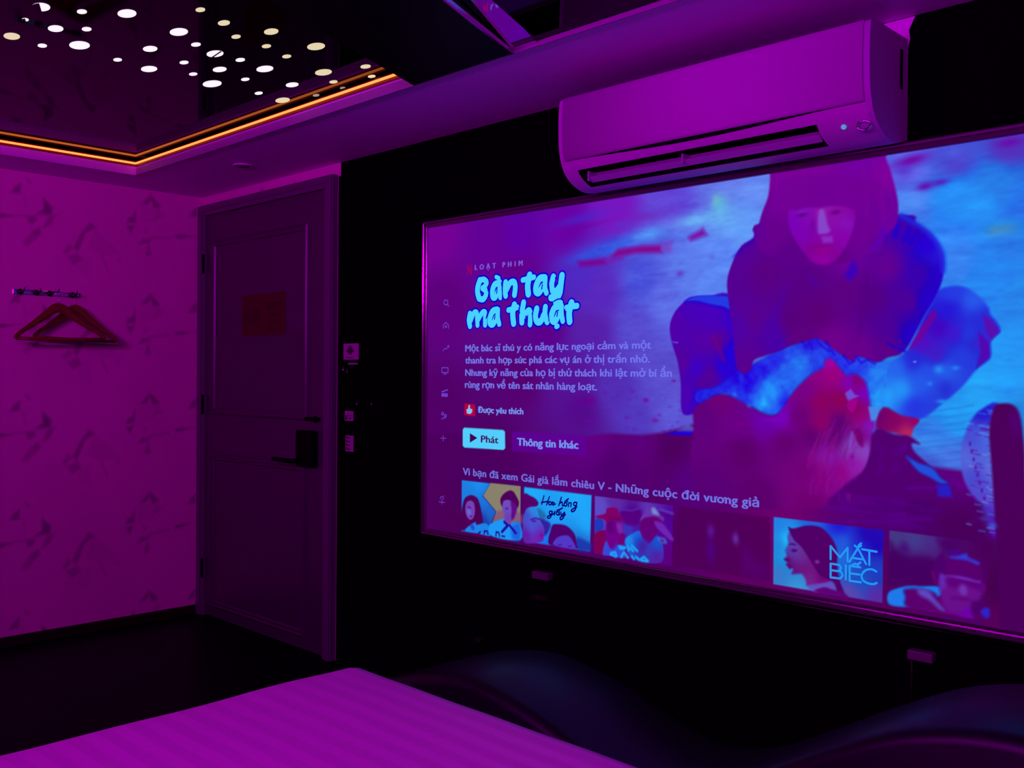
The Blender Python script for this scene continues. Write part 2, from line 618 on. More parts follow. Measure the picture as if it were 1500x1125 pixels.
for i, (px, py, w, kind) in enumerate(DOTS):
    c = on_z(px, py, ZP)
    t = float(np.dot(c - EYE, _f))
    r = w * 0.5 * t / FPX * 0.97
    # each opening is slightly oval
    tilt = math.radians(max(-5.0, 5.0 - 0.029 * px))
    hh = w * 0.5 * max(.335, .44 - .0009 * py)
    bm = bmesh.new()
    ring = []
    for k in range(36):
        th = 2 * math.pi * k / 36
        ex, ey = w * .5 * math.cos(th), hh * math.sin(th)
        q = on_z(px + ex * math.cos(tilt) - ey * math.sin(tilt), py + ex * math.sin(tilt) + ey * math.cos(tilt), ZP) - c
        ring.append((q[0], q[1]))
    lo = [bm.verts.new((x, y, -.0006)) for x, y in ring]
    hi = [bm.verts.new((x, y, .0006)) for x, y in ring]
    bm.faces.new(lo)
    bm.faces.new(hi[::-1])
    for k in range(36):
        bm.faces.new((lo[k], lo[(k + 1) % 36], hi[(k + 1) % 36], hi[k]))
    o = obj('ceiling_light', bm, (M_dot, M_dot2, M_dot3)[kind], loc=(c[0], c[1], ZP - 0.0007))
    if i in HALF:
        n, o0, o1 = HALF[i]
        n = Vector((_r[0] * n.x + _f[0] * n.y, _r[1] * n.x + _f[1] * n.y, 0)).normalized()

        def clip(P, lim, sgn):
            out = []
            for k in range(len(P)):
                p, q = P[k], P[(k + 1) % len(P)]
                dp, dq = sgn * (p[0] * n.x + p[1] * n.y - lim), sgn * (q[0] * n.x + q[1] * n.y - lim)
                if dp >= 0:
                    out.append(p)
                if dp * dq < 0:
                    t = dp / (dp - dq)
                    out.append((p[0] + (q[0] - p[0]) * t, p[1] + (q[1] - p[1]) * t))
            return out
        cl = clip(clip([(x * 1.06, y * 1.06) for x, y in ring], o0 * r, 1), o1 * r, -1)
        b = bmesh.new()
        lo = [b.verts.new((x, y, -.0014)) for x, y in cl]
        hi = [b.verts.new((x, y, -.0007)) for x, y in cl]
        b.faces.new(lo)
        b.faces.new(hi[::-1])
        for k in range(len(cl)):
            m_ = (k + 1) % len(cl)
            b.faces.new((lo[k], lo[m_], hi[m_], hi[k]))
        s = obj('shade', b, M_shade, o)
        s['label'] = 'dark sliver covering part of the light'
    if i == 0:
        lab = 'large round ceiling light half covered by a dark shade, top left of the picture'
    elif i == 1:
        lab = 'tiny round ceiling light partly covered by a dark shade, top left corner'
    elif i == 17:
        lab = 'round ceiling light crossed by a dark diagonal bar'
    elif i == 2:
        lab = 'yellowish round ceiling light at the far left edge of the black panel'
    elif kind == 2:
        lab = 'very small dim round light in the black ceiling close above the orange strip'
    else:
        size = 'large' if r > .036 else 'medium' if r > .024 else 'small'
        lab = '%s %s round light set in the glossy black ceiling panel' % (size, 'bright white' if kind == 0 else 'yellowish')
    tag(o, lab, 'ceiling light', GD)

# flush cover on the soffit near the door
cvr = empty('ceiling_cover', (-3.885, 2.222, ZS))
tag(cvr, 'flat round cover on the purple soffit above the door', 'ceiling fitting')
child(obj('rim', disc(bmesh.new(), (-3.885, 2.222, ZS - .0025), 0.042, 'z', 0.0025, 32), M_soffit, bevel=.001), cvr)
child(obj('lens', disc(bmesh.new(), (-3.885, 2.222, ZS - .0062), 0.03, 'z', 0.0012, 32), M_jamb), cvr)

# ------------------------------------------------------------------ door
door = empty('door_1', (-4.15, YF, 0))
struct(door)
jx0, jx1, jz = -4.752, -3.540, 2.135
lx0, lx1, lz = -4.688, -3.602, 2.08
bm = bmesh.new()
for (x0, x1, z0, z1) in ((jx0, lx0, 0, jz), (lx1, jx1, 0, jz), (lx0, lx1, lz, jz)):
    box(bm, x0, x1, YF - 0.030, YF + 0.001, z0, z1)
for (x0, x1, z0, z1) in ((jx0 + .006, lx0 - .022, 0, jz - .006), (lx1 + .022, jx1 - .006, 0, jz - .006), (lx0 - .022, lx1 + .022, lz + .022, jz - .006)):
    box(bm, x0, x1, YF - 0.037, YF - 0.029, z0, z1)
child(obj('door_frame', bm, M_jamb, bevel=0.003), door)
child(obj('door_leaf', boxm(lx0 + .004, lx1 - .004, YF - 0.016, YF + .001, 0.006, lz - .004), M_door, bevel=.002), door)


def moulding(x0, x1, z0, z1, w=0.036, h=0.014, y=YF - 0.016):
    b = bmesh.new()
    prof = [(0, 0), (0.004, h * .6), (w * .3, h), (w * .55, h * .55), (w * .8, h * .6), (w, 0)]
    rings = []
    for off, d in prof:
        rings.append([b.verts.new((x, y - d, z)) for x, z in ((x0 + off, z0 + off), (x1 - off, z0 + off), (x1 - off, z1 - off), (x0 + off, z1 - off))])
    for r0, r1 in zip(rings, rings[1:]):
        for k in range(4):
            b.faces.new((r0[k], r0[(k + 1) % 4], r1[(k + 1) % 4], r1[k]))
    return b


child(obj('panel_moulding', moulding(-4.622, -3.736, 1.048, 1.945), M_door), door)
child(obj('panel_moulding', moulding(-4.622, -3.752, 0.058, 0.850), M_door), door)
for z in (1.83, 1.10, 0.25):
    b = bmesh.new()
    tube(b, [(lx0 + .001, YF - .034, z - .05), (lx0 + .001, YF - .034, z + .05)], 0.006, 10)
    child(obj('hinge', b, M_plastic, smooth=True), door)
lock = child(obj('lock', boxm(-3.790, -3.655, YF - .052, YF - .0165, 0.842, 1.006), M_plastic, bevel=.008, seg=3), door)
lock['label'] = 'black electronic door lock'
b = bmesh.new()
tube(b, [(-3.765, YF - .05, .868), (-3.765, YF - .085, .868), (-3.785, YF - .09, .868), (-3.915, YF - .088, .870)], [.011, .011, .011, .010], 10)
hd = obj('lever_handle', b, M_plastic, lock, smooth=True)
b = boxm(-3.745, -3.640, YF - .034, YF - .0165, 1.050, 1.066)
box(b, -3.665, -3.640, YF - .04, YF - .034, 1.044, 1.072)
child(obj('latch', b, M_plastic, bevel=.002), door)

# notice on the door
nt_ = empty('paper_notice', (-4.12, YF - .017, 1.54))
tag(nt_, 'dark orange square notice stuck on the upper panel of the door', 'notice')
child(obj('sheet', boxm(-4.322, -3.930, YF - .0186, YF - .0166, 1.445, 1.645), M_notice), nt_)
b = bmesh.new()
for (x0, x1, z0, z1) in ((-4.29, -4.13, 1.60, 1.61), (-4.29, -4.15, 1.50, 1.585), (-4.10, -3.96, 1.565, 1.6), (-4.09, -3.98, 1.53, 1.55), (-4.06, -3.99, 1.50, 1.515), (-4.1, -3.97, 1.462, 1.475)):
    box(b, x0, x1, YF - .0191, YF - .0184, z0, z1)
child(obj('faded_print', b, M_noticed), nt_)

# ------------------------------------------------------------------ hanging rail and hangers on the papered wall
rail = empty('coat_rail', (XL, 1.70, 1.629))
tag(rail, 'short chrome hook rail on the patterned wallpaper', 'coat rail')
child(obj('back_plate', boxm(XL, XL + .010, 1.552, 1.858, 1.618, 1.641), M_chrome, bevel=.003), rail)
M_hook = mat('hook_metal', (0.05, 0.045, 0.06), 0.25, 0.9)
HY1, HY2 = 1.716, 1.820
for yy, ln in ((1.585, .06), (1.655, .06), (HY1, .118), (HY2, .060)):
    b = bmesh.new()
    tube(b, [(XL + .009, yy, 1.634), (XL + ln - .020, yy, 1.633), (XL + ln - .008, yy, 1.6305), (XL + ln + .002, yy, 1.634), (XL + ln + .006, yy, 1.645)], .0045, 8)
    disc(b, (XL + .0115, yy, 1.63), .014, 'x', .002, 16)
    child(obj('hook', b, M_hook, smooth=True), rail)


def make_hanger():
    """hanger in its own frame: hook bend at the origin, width along y"""
    root = empty('clothes_hanger')
    b = bmesh.new()
    arm = smooth_line([(-.228, -.222), (-.20, -.195), (-.14, -.158), (-.07, -.112), (-.03, -.083), (0, -.074), (.03, -.083), (.07, -.112), (.14, -.158), (.20, -.195), (.228, -.222)], 4)
    rr = [0.011 + 0.013 * max(0, 1 - abs(p[0]) / .16) ** 0.8 for p in arm]
    pts = [(0.004 + 0.03 * (abs(p[0]) / .228) ** 2, p[0], p[1] - 0.004) for p in arm]
    tube(b, pts, rr, 10, flat=((1, 0, 0), .55))
    obj('shoulder_arms', b, M_wood, root, smooth=True)
    b = bmesh.new()
    tube(b, [(.031, -.218, -.226), (.02, -.1, -.228), (.018, 0, -.229), (.02, .1, -.228), (.031, .218, -.226)], .009, 10)
    obj('trouser_bar', b, M_wood, root, smooth=True)
    b = bmesh.new()
    pts = [(0.003, 0, -.07), (0.002, 0, -.035), (0.002, .004, -.024)]
    for k in range(9):
        th = -0.6 + k * 0.5
        pts.append((0, .014 * math.cos(th), -.014 + .014 * math.sin(th) + .002))
    tube(b, pts, .0018, 6)
    obj('hook', b, M_chrome, root, smooth=True)
    return root


def copy_tree(o, parent=None):
    c = o.copy()
    COL.objects.link(c)
    if parent is not None:
        c.parent = parent
    for ch in list(o.children):
        copy_tree(ch, c)
    return c


h1 = make_hanger()
h2 = copy_tree(h1)
h1.location = (XL + .112, HY1, 1.6335)
h1.rotation_euler = (0.02, 0, math.radians(-1))
h1.scale = (.95, .875, .97)
h2.location = (XL + .052, HY2, 1.6335)
h2.rotation_euler = (-0.03, 0, math.radians(-5))
h2.scale = (.85, .81, .96)
GH = 'wooden hangers on the hook rail'
tag(h1, 'reddish wooden clothes hanger in front, hanging on the hook rail left of the other', 'hanger', GH)
tag(h2, 'reddish wooden clothes hanger behind, hanging from the end hook nearest the door', 'hanger', GH)

# ------------------------------------------------------------------ air conditioner
X0, X1 = -2.04, -1.035
ac = empty('air_conditioner', ((X0 + X1) / 2, YF, 1.86))
tag(ac, 'white wall mounted split air conditioner above the large screen', 'air conditioner')
front = smooth_line([(2.281, 2.124), (2.270, 2.112), (2.2655, 2.05), (2.268, 1.975), (2.276, 1.935), (2.294, 1.898), (2.330, 1.868), (2.385, 1.850), (2.44, 1.853), (2.489, 1.868)], 5)
back = [(2.489, 2.126), (2.30, 2.127)]
full = [tuple(p) for p in front] + back
# air outlet between these two stations of the front curve
def station(zt, ylim=None):
    return min(range(len(front)), key=lambda k: abs(front[k][1] - zt) + (10 if front[k][0] > 2.40 else 0))
ia = station(1.8985)
ib = station(1.857)
xa, xb = X0 + 0.055, X1 - 0.150
bm = bmesh.new()
def strip(x0, x1, lo, hi):
    for k in range(lo, hi):
        v = [bm.verts.new((x, front[j][0], front[j][1])) for x, j in ((x0, k), (x1, k), (x1, k + 1), (x0, k + 1))]
        bm.faces.new(v)
n = len(front) - 1
strip(X0, xa, 0, n)
strip(xb, X1, 0, n)
strip(xa, xb, 0, ia)
strip(xa, xb, ib, n)
top = [bm.verts.new((x, y, z)) for x, (y, z) in ((X0, front[0]), (X1, front[0]), (X1, back[0]), (X0, back[0]))]
bm.faces.new(top)
bk = [bm.verts.new((x, y, z)) for x, (y, z) in ((X0, front[n]), (X1, front[n]), (X1, back[0]), (X0, back[0]))]
bm.faces.new(bk)
for xx in (X0, X1):
    bm.faces.new([bm.verts.new((xx, y, z)) for y, z in full])
bmesh.ops.remove_doubles(bm, verts=bm.verts, dist=1e-5)
child(obj('housing', bm, M_ac, smooth=False), ac)
# recess of the outlet
bm = bmesh.new()
ya, za = front[ia]
yb, zb = front[ib]
ym, zm = 2.40, 1.93
R_ = [(ya, za), (ya + .05, za + .035), (ym + .02, zm), (yb + .03, zb + .03), (yb, zb)]
extrude_x(bm, R_, xa, xb, caps=True, close=False)
child(obj('outlet_recess', bm, M_dark), ac)
# louvre
bm = bmesh.new()
mid = ((ya * .45 + yb * .55), (za * .45 + zb * .55))
extrude_x(bm, [(mid[0] + .004, mid[1] + .004), (mid[0] + .020, mid[1] - .008), (mid[0] + .022, mid[1] - .005), (mid[0] + .006, mid[1] + .008)], xa + .012, xb - .012)
extrude_x(bm, [(mid[0] + .026, mid[1] + .02), (mid[0] + .045, mid[1] + .006), (mid[0] + .047, mid[1] + .009), (mid[0] + .028, mid[1] + .024)], xa + .012, xb - .012)
child(obj('louvre', bm, M_ac2), ac)
for xx in (xa + .016, (xa * .54 + xb * .46)):
    child(obj('louvre_pin', boxm(xx - .003, xx + .003, mid[0] - .004, mid[0] + .03, mid[1] - .006, mid[1] + .026), M_ac2), ac)
# front panel: slightly raised sheet that ends in a shadow gap
ig = station(1.929)
bm = bmesh.new()
o_ = 0.004
for k in range(1, ig):
    p, q = front[k], front[k + 1]
    bm.faces.new([bm.verts.new((x, y - o_, z)) for x, (y, z) in ((X0 + .02, p), (X1 - .016, p), (X1 - .016, q), (X0 + .02, q))])
bmesh.ops.remove_doubles(bm, verts=bm.verts, dist=1e-5)
o = child(obj('front_panel', bm, M_ac, smooth=True), ac)
md = o.modifiers.new('thick', 'SOLIDIFY')
md.thickness = 0.004
md.offset = 0
# shadow gap, widest in the middle where the panel bows out
bm = bmesh.new()
yg, zg = front[ig]
for k in range(24):
    t0, t1 = k / 24, (k + 1) / 24
    w = lambda t: 0.0010 + 0.0095 * math.sin(math.pi * min(1, t)) ** 1.3
    xs = [X0 + .10 + (X1 - .10 - X0 - .10) * t for t in (t0, t1)]
    v = [bm.verts.new(p) for p in ((xs[0], yg + .0000 - .003, zg), (xs[1], yg - .003, zg), (xs[1], yg - .003 + w(t1) * .55, zg - w(t1)), (xs[0], yg - .003 + w(t0) * .55, zg - w(t0)))]
    bm.faces.new(v)
bmesh.ops.remove_doubles(bm, verts=bm.verts, dist=1e-5)
child(obj('panel_gap', bm, M_dark), ac)
# right end cap line, sensor window and receiver
bm = bmesh.new()
for k in range(0, n - 3):
    p, q = front[k], front[k + 1]
    bm.faces.new([bm.verts.new((x, y - .0015, z)) for x, (y, z) in ((X1 - .014, p), (X1 + .001, p), (X1 + .001, q), (X1 - .014, q))])
bmesh.ops.remove_doubles(bm, verts=bm.verts, dist=1e-5)
child(obj('end_trim', bm, M_ac2, smooth=True), ac)
M_ind = mat('indicator', (0.1, 0.3, 0.4), 0.3, emit=(0.05, 0.4, 0.6), estr=0.7)
iy, iz = front[station(1.883)]
bm = bmesh.new()
disc(bm, (-1.118, iy - .001, iz - .003), .006, 'y', .003, 16)
child(obj('indicator_light', bm, M_ind), ac)
bm = bmesh.new()
ring = [(-1.066 + .017 * math.cos(2 * math.pi * k / 24), iy - .003 + .004 * math.sin(2 * math.pi * k / 24) * -1, iz - .008 + .010 * math.sin(2 * math.pi * k / 24)) for k in range(25)]
tube(bm, ring, .003, 8)
child(obj('receiver_ring', bm, M_chrome, smooth=True), ac)
bm = boxm(X1 + .0005, X1 + .003, 2.438, 2.452, 1.99, 2.09)  # dark strip standing for the shade on the unit's side near the wall
child(obj('side_shade', bm, M_dark, bevel=.001), ac)

# ------------------------------------------------------------------ switches and small fittings on the black wall
sw = empty('switch_plate', (-3.43, YF, 1.36))
tag(sw, 'pale square switch plate with a dark round symbol on the black wall beside the door', 'switch')
child(obj('plate', boxm(-3.480, -3.378, YF - .010, YF, 1.322, 1.392), M_pale, bevel=.002), sw)
b = bmesh.new()
disc(b, (-3.429, YF - .0105, 1.363), .019, 'y', .001, 20)
box(b, -3.458, -3.40, YF - .0112, YF - .0098, 1.356, 1.363)
box(b, -3.455, -3.405, YF - .0112, YF - .0098, 1.330, 1.333)
child(obj('symbol', b, M_mark), sw)
kh = empty('key_hook', (-3.42, YF, 1.30))
tag(kh, 'small key holder with shiny bits just below the switch plate', 'key holder')
child(obj('bar', boxm(-3.440, -3.385, YF - .014, YF, 1.301, 1.309), M_pale, bevel=.002), kh)
for (x, z) in ((-3.476, 1.283), (-3.447, 1.273)):
    b = bmesh.new()
    tube(b, [(x, YF - .001, z + .008), (x, YF - .012, z + .006), (x, YF - .014, z - .004), (x, YF - .009, z - .008)], .004, 8)
    child(obj('hook', b, M_chrome, smooth=True), kh)
for (x, lab) in ((-3.368, 'small shiny peg on the black wall nearer to the door'), (-3.268, 'tiny shiny peg on the black wall farther from the door')):
    b = bmesh.new()
    tube(b, [(x, YF, 1.132), (x, YF - .02, 1.132), (x + .012, YF - .024, 1.136)], .0045, 8)
    o = obj('wall_peg', b, M_chrome, smooth=True)
    tag(o, lab, 'peg')
for nm, x0, x1, z0, z1, lab in (('square', -3.472, -3.414, 1.058, 1.101, 'small pale two part switch on the black wall level with the door latch'),
                                ('tall', -3.466, -3.412, 0.926, 0.995, 'small pale upright label on the black wall level with the door lock')):
    o = empty('wall_switch' if nm == 'square' else 'wall_label', ((x0 + x1) / 2, YF, z0))
    tag(o, lab, 'switch' if nm == 'square' else 'label')
    child(obj('plate', boxm(x0, x1, YF - .007, YF, z0, z1), M_pale, bevel=.0015), o)
    b = bmesh.new()
    if nm == 'square':
        box(b, x0 + .006, x1 - .006, YF - .0085, YF - .0065, z0 + .0225, z0 + .026)
        box(b, x0 + .006, x0 + .02, YF - .0085, YF - .0065, z0 + .005, z0 + .02)
        box(b, x0 + .034, x0 + .046, YF - .0085, YF - .0065, z0 + .008, z0 + .018)
    else:
        for k in range(4):
            zq = z0 + .008 + k * .016
            box(b, x0 + .008, x0 + .034, YF - .0085, YF - .0065, zq, zq + .006)
            box(b, x0 + .008, x0 + .014, YF - .0085, YF - .0065, zq + .006, zq + .011)
    child(obj('marking', b, M_mark), o)
for (x0, x1, z0, z1, kind, lab) in ((-2.328, -2.252, .549, .575, 1, 'pale little box fixed under the screen, left of the other'),
                                    (-1.012, -.948, .541, .566, 2, 'pale little box with a thin cable under the right half of the screen'),
                                    (-2.325, -2.262, .476, .492, 0, 'dim little box below the left pale box under the screen'),
                                    (-2.62, -2.588, .268, .285, 0, 'tiny dim fitting low on the black wall near the bed corner')):
    o = empty('wall_box', ((x0 + x1) / 2, YF, z0))
    tag(o, lab, 'wall box')
    child(obj('body', boxm(x0, x1, YF - .03, YF, z0, z1), M_dull if kind else M_base, bevel=.004), o)
    if kind == 2:
        b = bmesh.new()
        tube(b, [(x0 + .006, YF - .012, z0 + .002), (x0 + .005, YF - .008, z0 - .05), (x0 + .005, YF - .008, z0 - .12)], .003, 8)
        child(obj('cable', b, M_base, smooth=True), o)
    else:
        child(obj('cover', boxm(x0 + .006, x1 - .006, YF - .032, YF - .029, z0 + .003, z1 - .003), M_dull if kind else M_base), o)

# ------------------------------------------------------------------ wave chaise between bed and screen wall
ch = empty('wave_chaise', (-1.35, 2.0, 0))
tag(ch, 'black leather wave shaped lounge chair between the bed and the screen wall', 'lounge chair')
prof = smooth_line([(-2.64, .055), (-2.62, .14), (-2.52, .25), (-2.32, .335), (-2.13, .395), (-1.95, .422), (-1.82, .41), (-1.68, .38), (-1.5, .325), (-1.35, .305), (-1.2, .345),
                    (-1.05, .43), (-.9, .52), (-.74, .60), (-.56, .636), (-.40, .615), (-.27, .54), (-.19, .40), (-.16, .22), (-.15, .055)], 4)
bm = bmesh.new()
sec = [(0.0, -.03), (0.008, -.01), (0.03, 0.0), (0.37, 0.0), (0.392, -.01), (0.40, -.03)]
rings = []
for (x, z) in prof:
    rings.append([bm.verts.new((x, 1.80 + a_, .045)) if False else bm.verts.new((x, 1.80 + a_, max(.05, z + b_))) for a_, b_ in sec])
for r0, r1 in zip(rings, rings[1:]):
    for k in range(len(sec) - 1):
        bm.faces.new((r0[k], r1[k], r1[k + 1], r0[k + 1]))
for side in (0, -1):
    lo = [bm.verts.new((p[0], 1.80 if side == 0 else 2.20, .045)) for p in prof]
    for i in range(len(prof) - 1):
        bm.faces.new((rings[i][side], lo[i], lo[i + 1], rings[i + 1][side]))
child(obj('cushion', bm, M_leather, smooth=True), ch)
M_leather.node_tree.nodes['Principled BSDF'].inputs['Specular Tint'].default_value = (.9, .3, 1, 1)
child(obj('base', boxm(-2.6, -.18, 1.82, 2.18, 0.0, .05), M_plastic), ch)

# ------------------------------------------------------------------ bed
bed = empty('bed', (-1.15, 0.5, 0))
tag(bed, 'large bed with a pale striped satin sheet in the foreground', 'bed')


def sheet_material():
    m = mat('striped_satin', (0.7, 0.66, 0.7), 0.5, vary=0.03, scale=60)
    nt = m.node_tree
    b = nt.nodes['Principled BSDF']
    tc = [n for n in nt.nodes if n.type == 'TEX_COORD'][0]
    sp = nt.nodes.new('ShaderNodeSeparateXYZ')
    nt.links.new(tc.outputs['Object'], sp.inputs[0])
    mu = nt.nodes.new('ShaderNodeMath')
    mu.operation = 'MULTIPLY'
    mu.inputs[1].default_value = 2 * math.pi / 0.062
    nt.links.new(sp.outputs['Y'], mu.inputs[0])
    sn = nt.nodes.new('ShaderNodeMath')
    sn.operation = 'SINE'
    nt.links.new(mu.outputs[0], sn.inputs[0])
    mr = nt.nodes.new('ShaderNodeMapRange')
    mr.inputs[1].default_value = -0.35
    mr.inputs[2].default_value = 0.35
    nt.links.new(sn.outputs[0], mr.inputs[0])
    mx = nt.nodes.new('ShaderNodeMix')
    mx.data_type = 'RGBA'
    mx.inputs[6].default_value = (0.75, 0.13, 0.69, 1)
    mx.inputs[7].default_value = (0.83, 0.14, 0.76, 1)
    nt.links.new(mr.outputs[0], mx.inputs[0])
    nt.links.new(mx.outputs[2], b.inputs['Base Color'])
    mr2 = nt.nodes.new('ShaderNodeMapRange')
    mr2.inputs[3].default_value = 0.65
    mr2.inputs[4].default_value = 0.55
    nt.links.new(mr.outputs[0], mr2.inputs[0])
    nt.links.new(mr2.outputs[0], b.inputs['Roughness'])
    return m


bx0, bx1, by0, by1, bz0, bz1 = -2.112, -0.20, -0.56, 1.553, 0.20, 0.502
NX, NY, RC, RE = 70, 78, 0.11, 0.05
bm = bmesh.new()


def bed_pt(u, v):
    """u,v in 0..1 over the sheet: the outer margin folds down the sides"""
    m = 0.10
    def ax(t, a, b):
        if t < m:
            return a, (m - t) / m
        if t > 1 - m:
            return b, (t - (1 - m)) / m
        return a + (b - a) * (t - m) / (1 - 2 * m), 0.0
    x, dx = ax(u, bx0 + RE, bx1 - RE)
    y, dy = ax(v, by0 + RE, by1 - RE)
    d = max(dx, dy)
    z = bz1
    nx = -1 if u < m else 1 if u > 1 - m else 0
    ny = -1 if v < m else 1 if v > 1 - m else 0
    # rounded plan corners
    if d > 0:
        q = min(1, d / 0.35)
        ang = q * math.pi / 2
        out = RE * math.sin(ang)
        z = bz1 - RE * (1 - math.cos(ang)) - max(0, (d - .35) / .65) * (bz1 - RE - bz0)
        if nx and ny:
            k = 1 / math.hypot(dx, dy)
            x += nx * out * dx * k
            y += ny * out * dy * k
        else:
            x += nx * out
            y += ny * out
    # pull plan corners in
    cx = min(x - bx0, bx1 - x)
    cy = min(y - by0, by1 - y)
    if cx < RC and cy < RC:
        ex, ey = RC - cx, RC - cy
        L = math.hypot(ex, ey)
        if L > RC - (RE if d == 0 else 0):
            s = (RC - (RE if d == 0 else 0)) / L if False else RC / max(L, RC)
            sx = 1 if x < (bx0 + bx1) / 2 else -1
            sy = 1 if y < (by0 + by1) / 2 else -1
            x += sx * ex * (1 - s)
            y += sy * ey * (1 - s)
    w = 0.0035 * math.sin(9 * y + 2 * x) + 0.003 * math.sin(17 * y - 5 * x + 1) + 0.002 * math.sin(23 * x + 4 * y)
    edge = math.exp(-min(x - bx0, bx1 - x, y - by0, by1 - y) / .25)
    z += w * (0.4 if d == 0 else 0.25) - 0.010 * edge * (1 if d < .35 else 0)
    return x, y, z


G = [[bm.verts.new(bed_pt(i / NX, j / NY)) for i in range(NX + 1)] for j in range(NY + 1)]
for j in range(NY):
    for i in range(NX):
        bm.faces.new((G[j][i], G[j][i + 1], G[j + 1][i + 1], G[j + 1][i]))
bmesh.ops.remove_doubles(bm, verts=bm.verts, dist=1e-4)
child(obj('sheet', bm, sheet_material(), smooth=True), bed)
child(obj('bed_base', boxm(bx0 + .05, bx1 - .05, by0 + .05, by1 - .05, 0, .24), M_plastic, bevel=.01), bed)

# ------------------------------------------------------------------ big framed screen
SX0, SX1, SZ0, SZ1 = -2.930, -0.640, 0.633, 1.858
FW = 0.026
YS = YF - 0.022                                    # plane of the picture
scr = empty('wall_screen', ((SX0 + SX1) / 2, YF, SZ0))
tag(scr, 'large framed screen on the black wall showing a film menu with a crouching person', 'screen')
bm = bmesh.new()
fp = [(0, 0), (0, .026), (.002, .031), (.006, .033), (.0095, .031), (.011, .026), (.0125, .022), (.016, .021), (.018, .0225), (.0195, .0275), (.022, .029), (.0245, .027), (.026, .022), (.026, .0)]
rings = []
for off, d in fp:
    rings.append([bm.verts.new((x, YF - d, z)) for x, z in ((SX0 + off, SZ0 + off), (SX1 - off, SZ0 + off), (SX1 - off, SZ1 - off), (SX0 + off, SZ1 - off))])
for r0, r1 in zip(rings, rings[1:]):
    for k in range(4):
        bm.faces.new((r0[k], r0[(k + 1) % 4], r1[(k + 1) % 4], r1[k]))
child(obj('frame', bm, M_frame), scr)
bm = bmesh.new()
tube(bm, [(-2.06, YF - .012, SZ0 - .010), (-0.66, YF - .012, SZ0 - .010)], .0055, 10)
child(obj('lower_rail', bm, mat('dark_rail', (.02, .015, .02), .3, .9), smooth=True), scr)
# ---- the picture on the screen, painted in the screen's own metres
def sp(px, py):
    q = on_y(px, py, YS)
    return (q[0], q[2])


def S(pts, s=1.0, ox=0.0, oy=0.0):
    return np.array([sp(ox + x / s, oy + y / s) for x, y in pts])


PX0, PX1, PZ0, PZ1 = SX0 + FW - .002, SX1 - FW + .002, SZ0 + FW - .002, SZ1 - FW + .002
pc = Canvas(PX0, PX1, PZ0, PZ1, 0.0029)
allidx = np.arange(pc.A.size)
BG = [(640, 340, (118, 0, 150)), (650, 450, (95, 0, 125)), (650, 600, (84, 0, 105)), (640, 760, (80, 0, 90)), (720, 360, (100, 0, 150)), (760, 350, (95, 0, 165)),
      (830, 330, (105, 0, 165)), (900, 300, (120, 20, 190)), (980, 275, (98, 70, 215)), (1060, 265, (98, 115, 230)), (1110, 265, (100, 135, 240)),
      (850, 400, (80, 40, 195)), (880, 430, (90, 40, 190)), (940, 410, (75, 85, 220)), (1010, 400, (90, 120, 235)), (1060, 380, (92, 135, 245)), (1090, 330, (95, 150, 245)),
      (760, 400, (98, 0, 140)), (800, 480, (92, 0, 140)), (870, 490, (88, 30, 170)), (930, 480, (88, 75, 208)), (970, 440, (92, 105, 228)), (1040, 420, (92, 135, 245)),
      (760, 560, (88, 0, 115)), (840, 560, (88, 18, 150)), (900, 570, (84, 45, 180)), (960, 560, (90, 75, 205)), (930, 610, (82, 55, 190)), (985, 610, (95, 90, 215)),
      (720, 660, (80, 0, 100)), (850, 600, (85, 10, 140)), (800, 700, (78, 0, 98)), (700, 780, (80, 0, 88)), (900, 690, (82, 0, 112)), (1000, 700, (90, 0, 118)), (960, 780, (80, 0, 90)), (1060, 800, (80, 0, 88)),
      (1150, 720, (95, 0, 110)), (1240, 730, (82, 0, 108)), (1300, 750, (76, 0, 98)), (1420, 800, (74, 0, 88)), (1480, 860, (72, 0, 82)), (1480, 920, (88, 0, 92)), (1260, 900, (92, 0, 98)),
      (1330, 250, (90, 90, 225)), (1330, 300, (75, 130, 240)), (1400, 240, (75, 65, 205)), (1480, 215, (85, 45, 185)), (1400, 280, (15, 140, 245)), (1460, 270, (0, 120, 228)), (1440, 300, (0, 148, 248)), (1500, 300, (0, 115, 235)),
      (1400, 350, (50, 130, 245)), (1400, 390, (55, 130, 240)), (1480, 360, (40, 120, 230)), (1450, 410, (25, 132, 240)), (1500, 440, (0, 135, 235)), (1480, 500, (0, 150, 245)), (1480, 560, (0, 155, 248)), (1430, 580, (0, 160, 245)),
      (1400, 610, (25, 150, 240)), (1370, 640, (55, 130, 235)), (1390, 670, (70, 115, 225)), (1360, 690, (70, 80, 205)), (1500, 600, (0, 135, 225))]
BG = [sp(a, b) + (c,) for a, b, c in BG]
pc.C[:] = pc.idw(allidx, BG, 3.4)
wet = pc.noise(9, 40, 11)
fine = pc.noise(45, 120, 5)


def blob(px, py, rx, ry, col, a=0.9, rot=0.0, pw=1.0):
    """rx, ry in photo pixels; converted to metres on the screen"""
    x, z = sp(px, py)
    x2 = sp(px + 1, py)[0] - x
    z2 = z - sp(px, py + 1)[1]
    pc.blob((x, z), abs(x2) * rx, abs(z2) * ry, col, a, rot, pw)


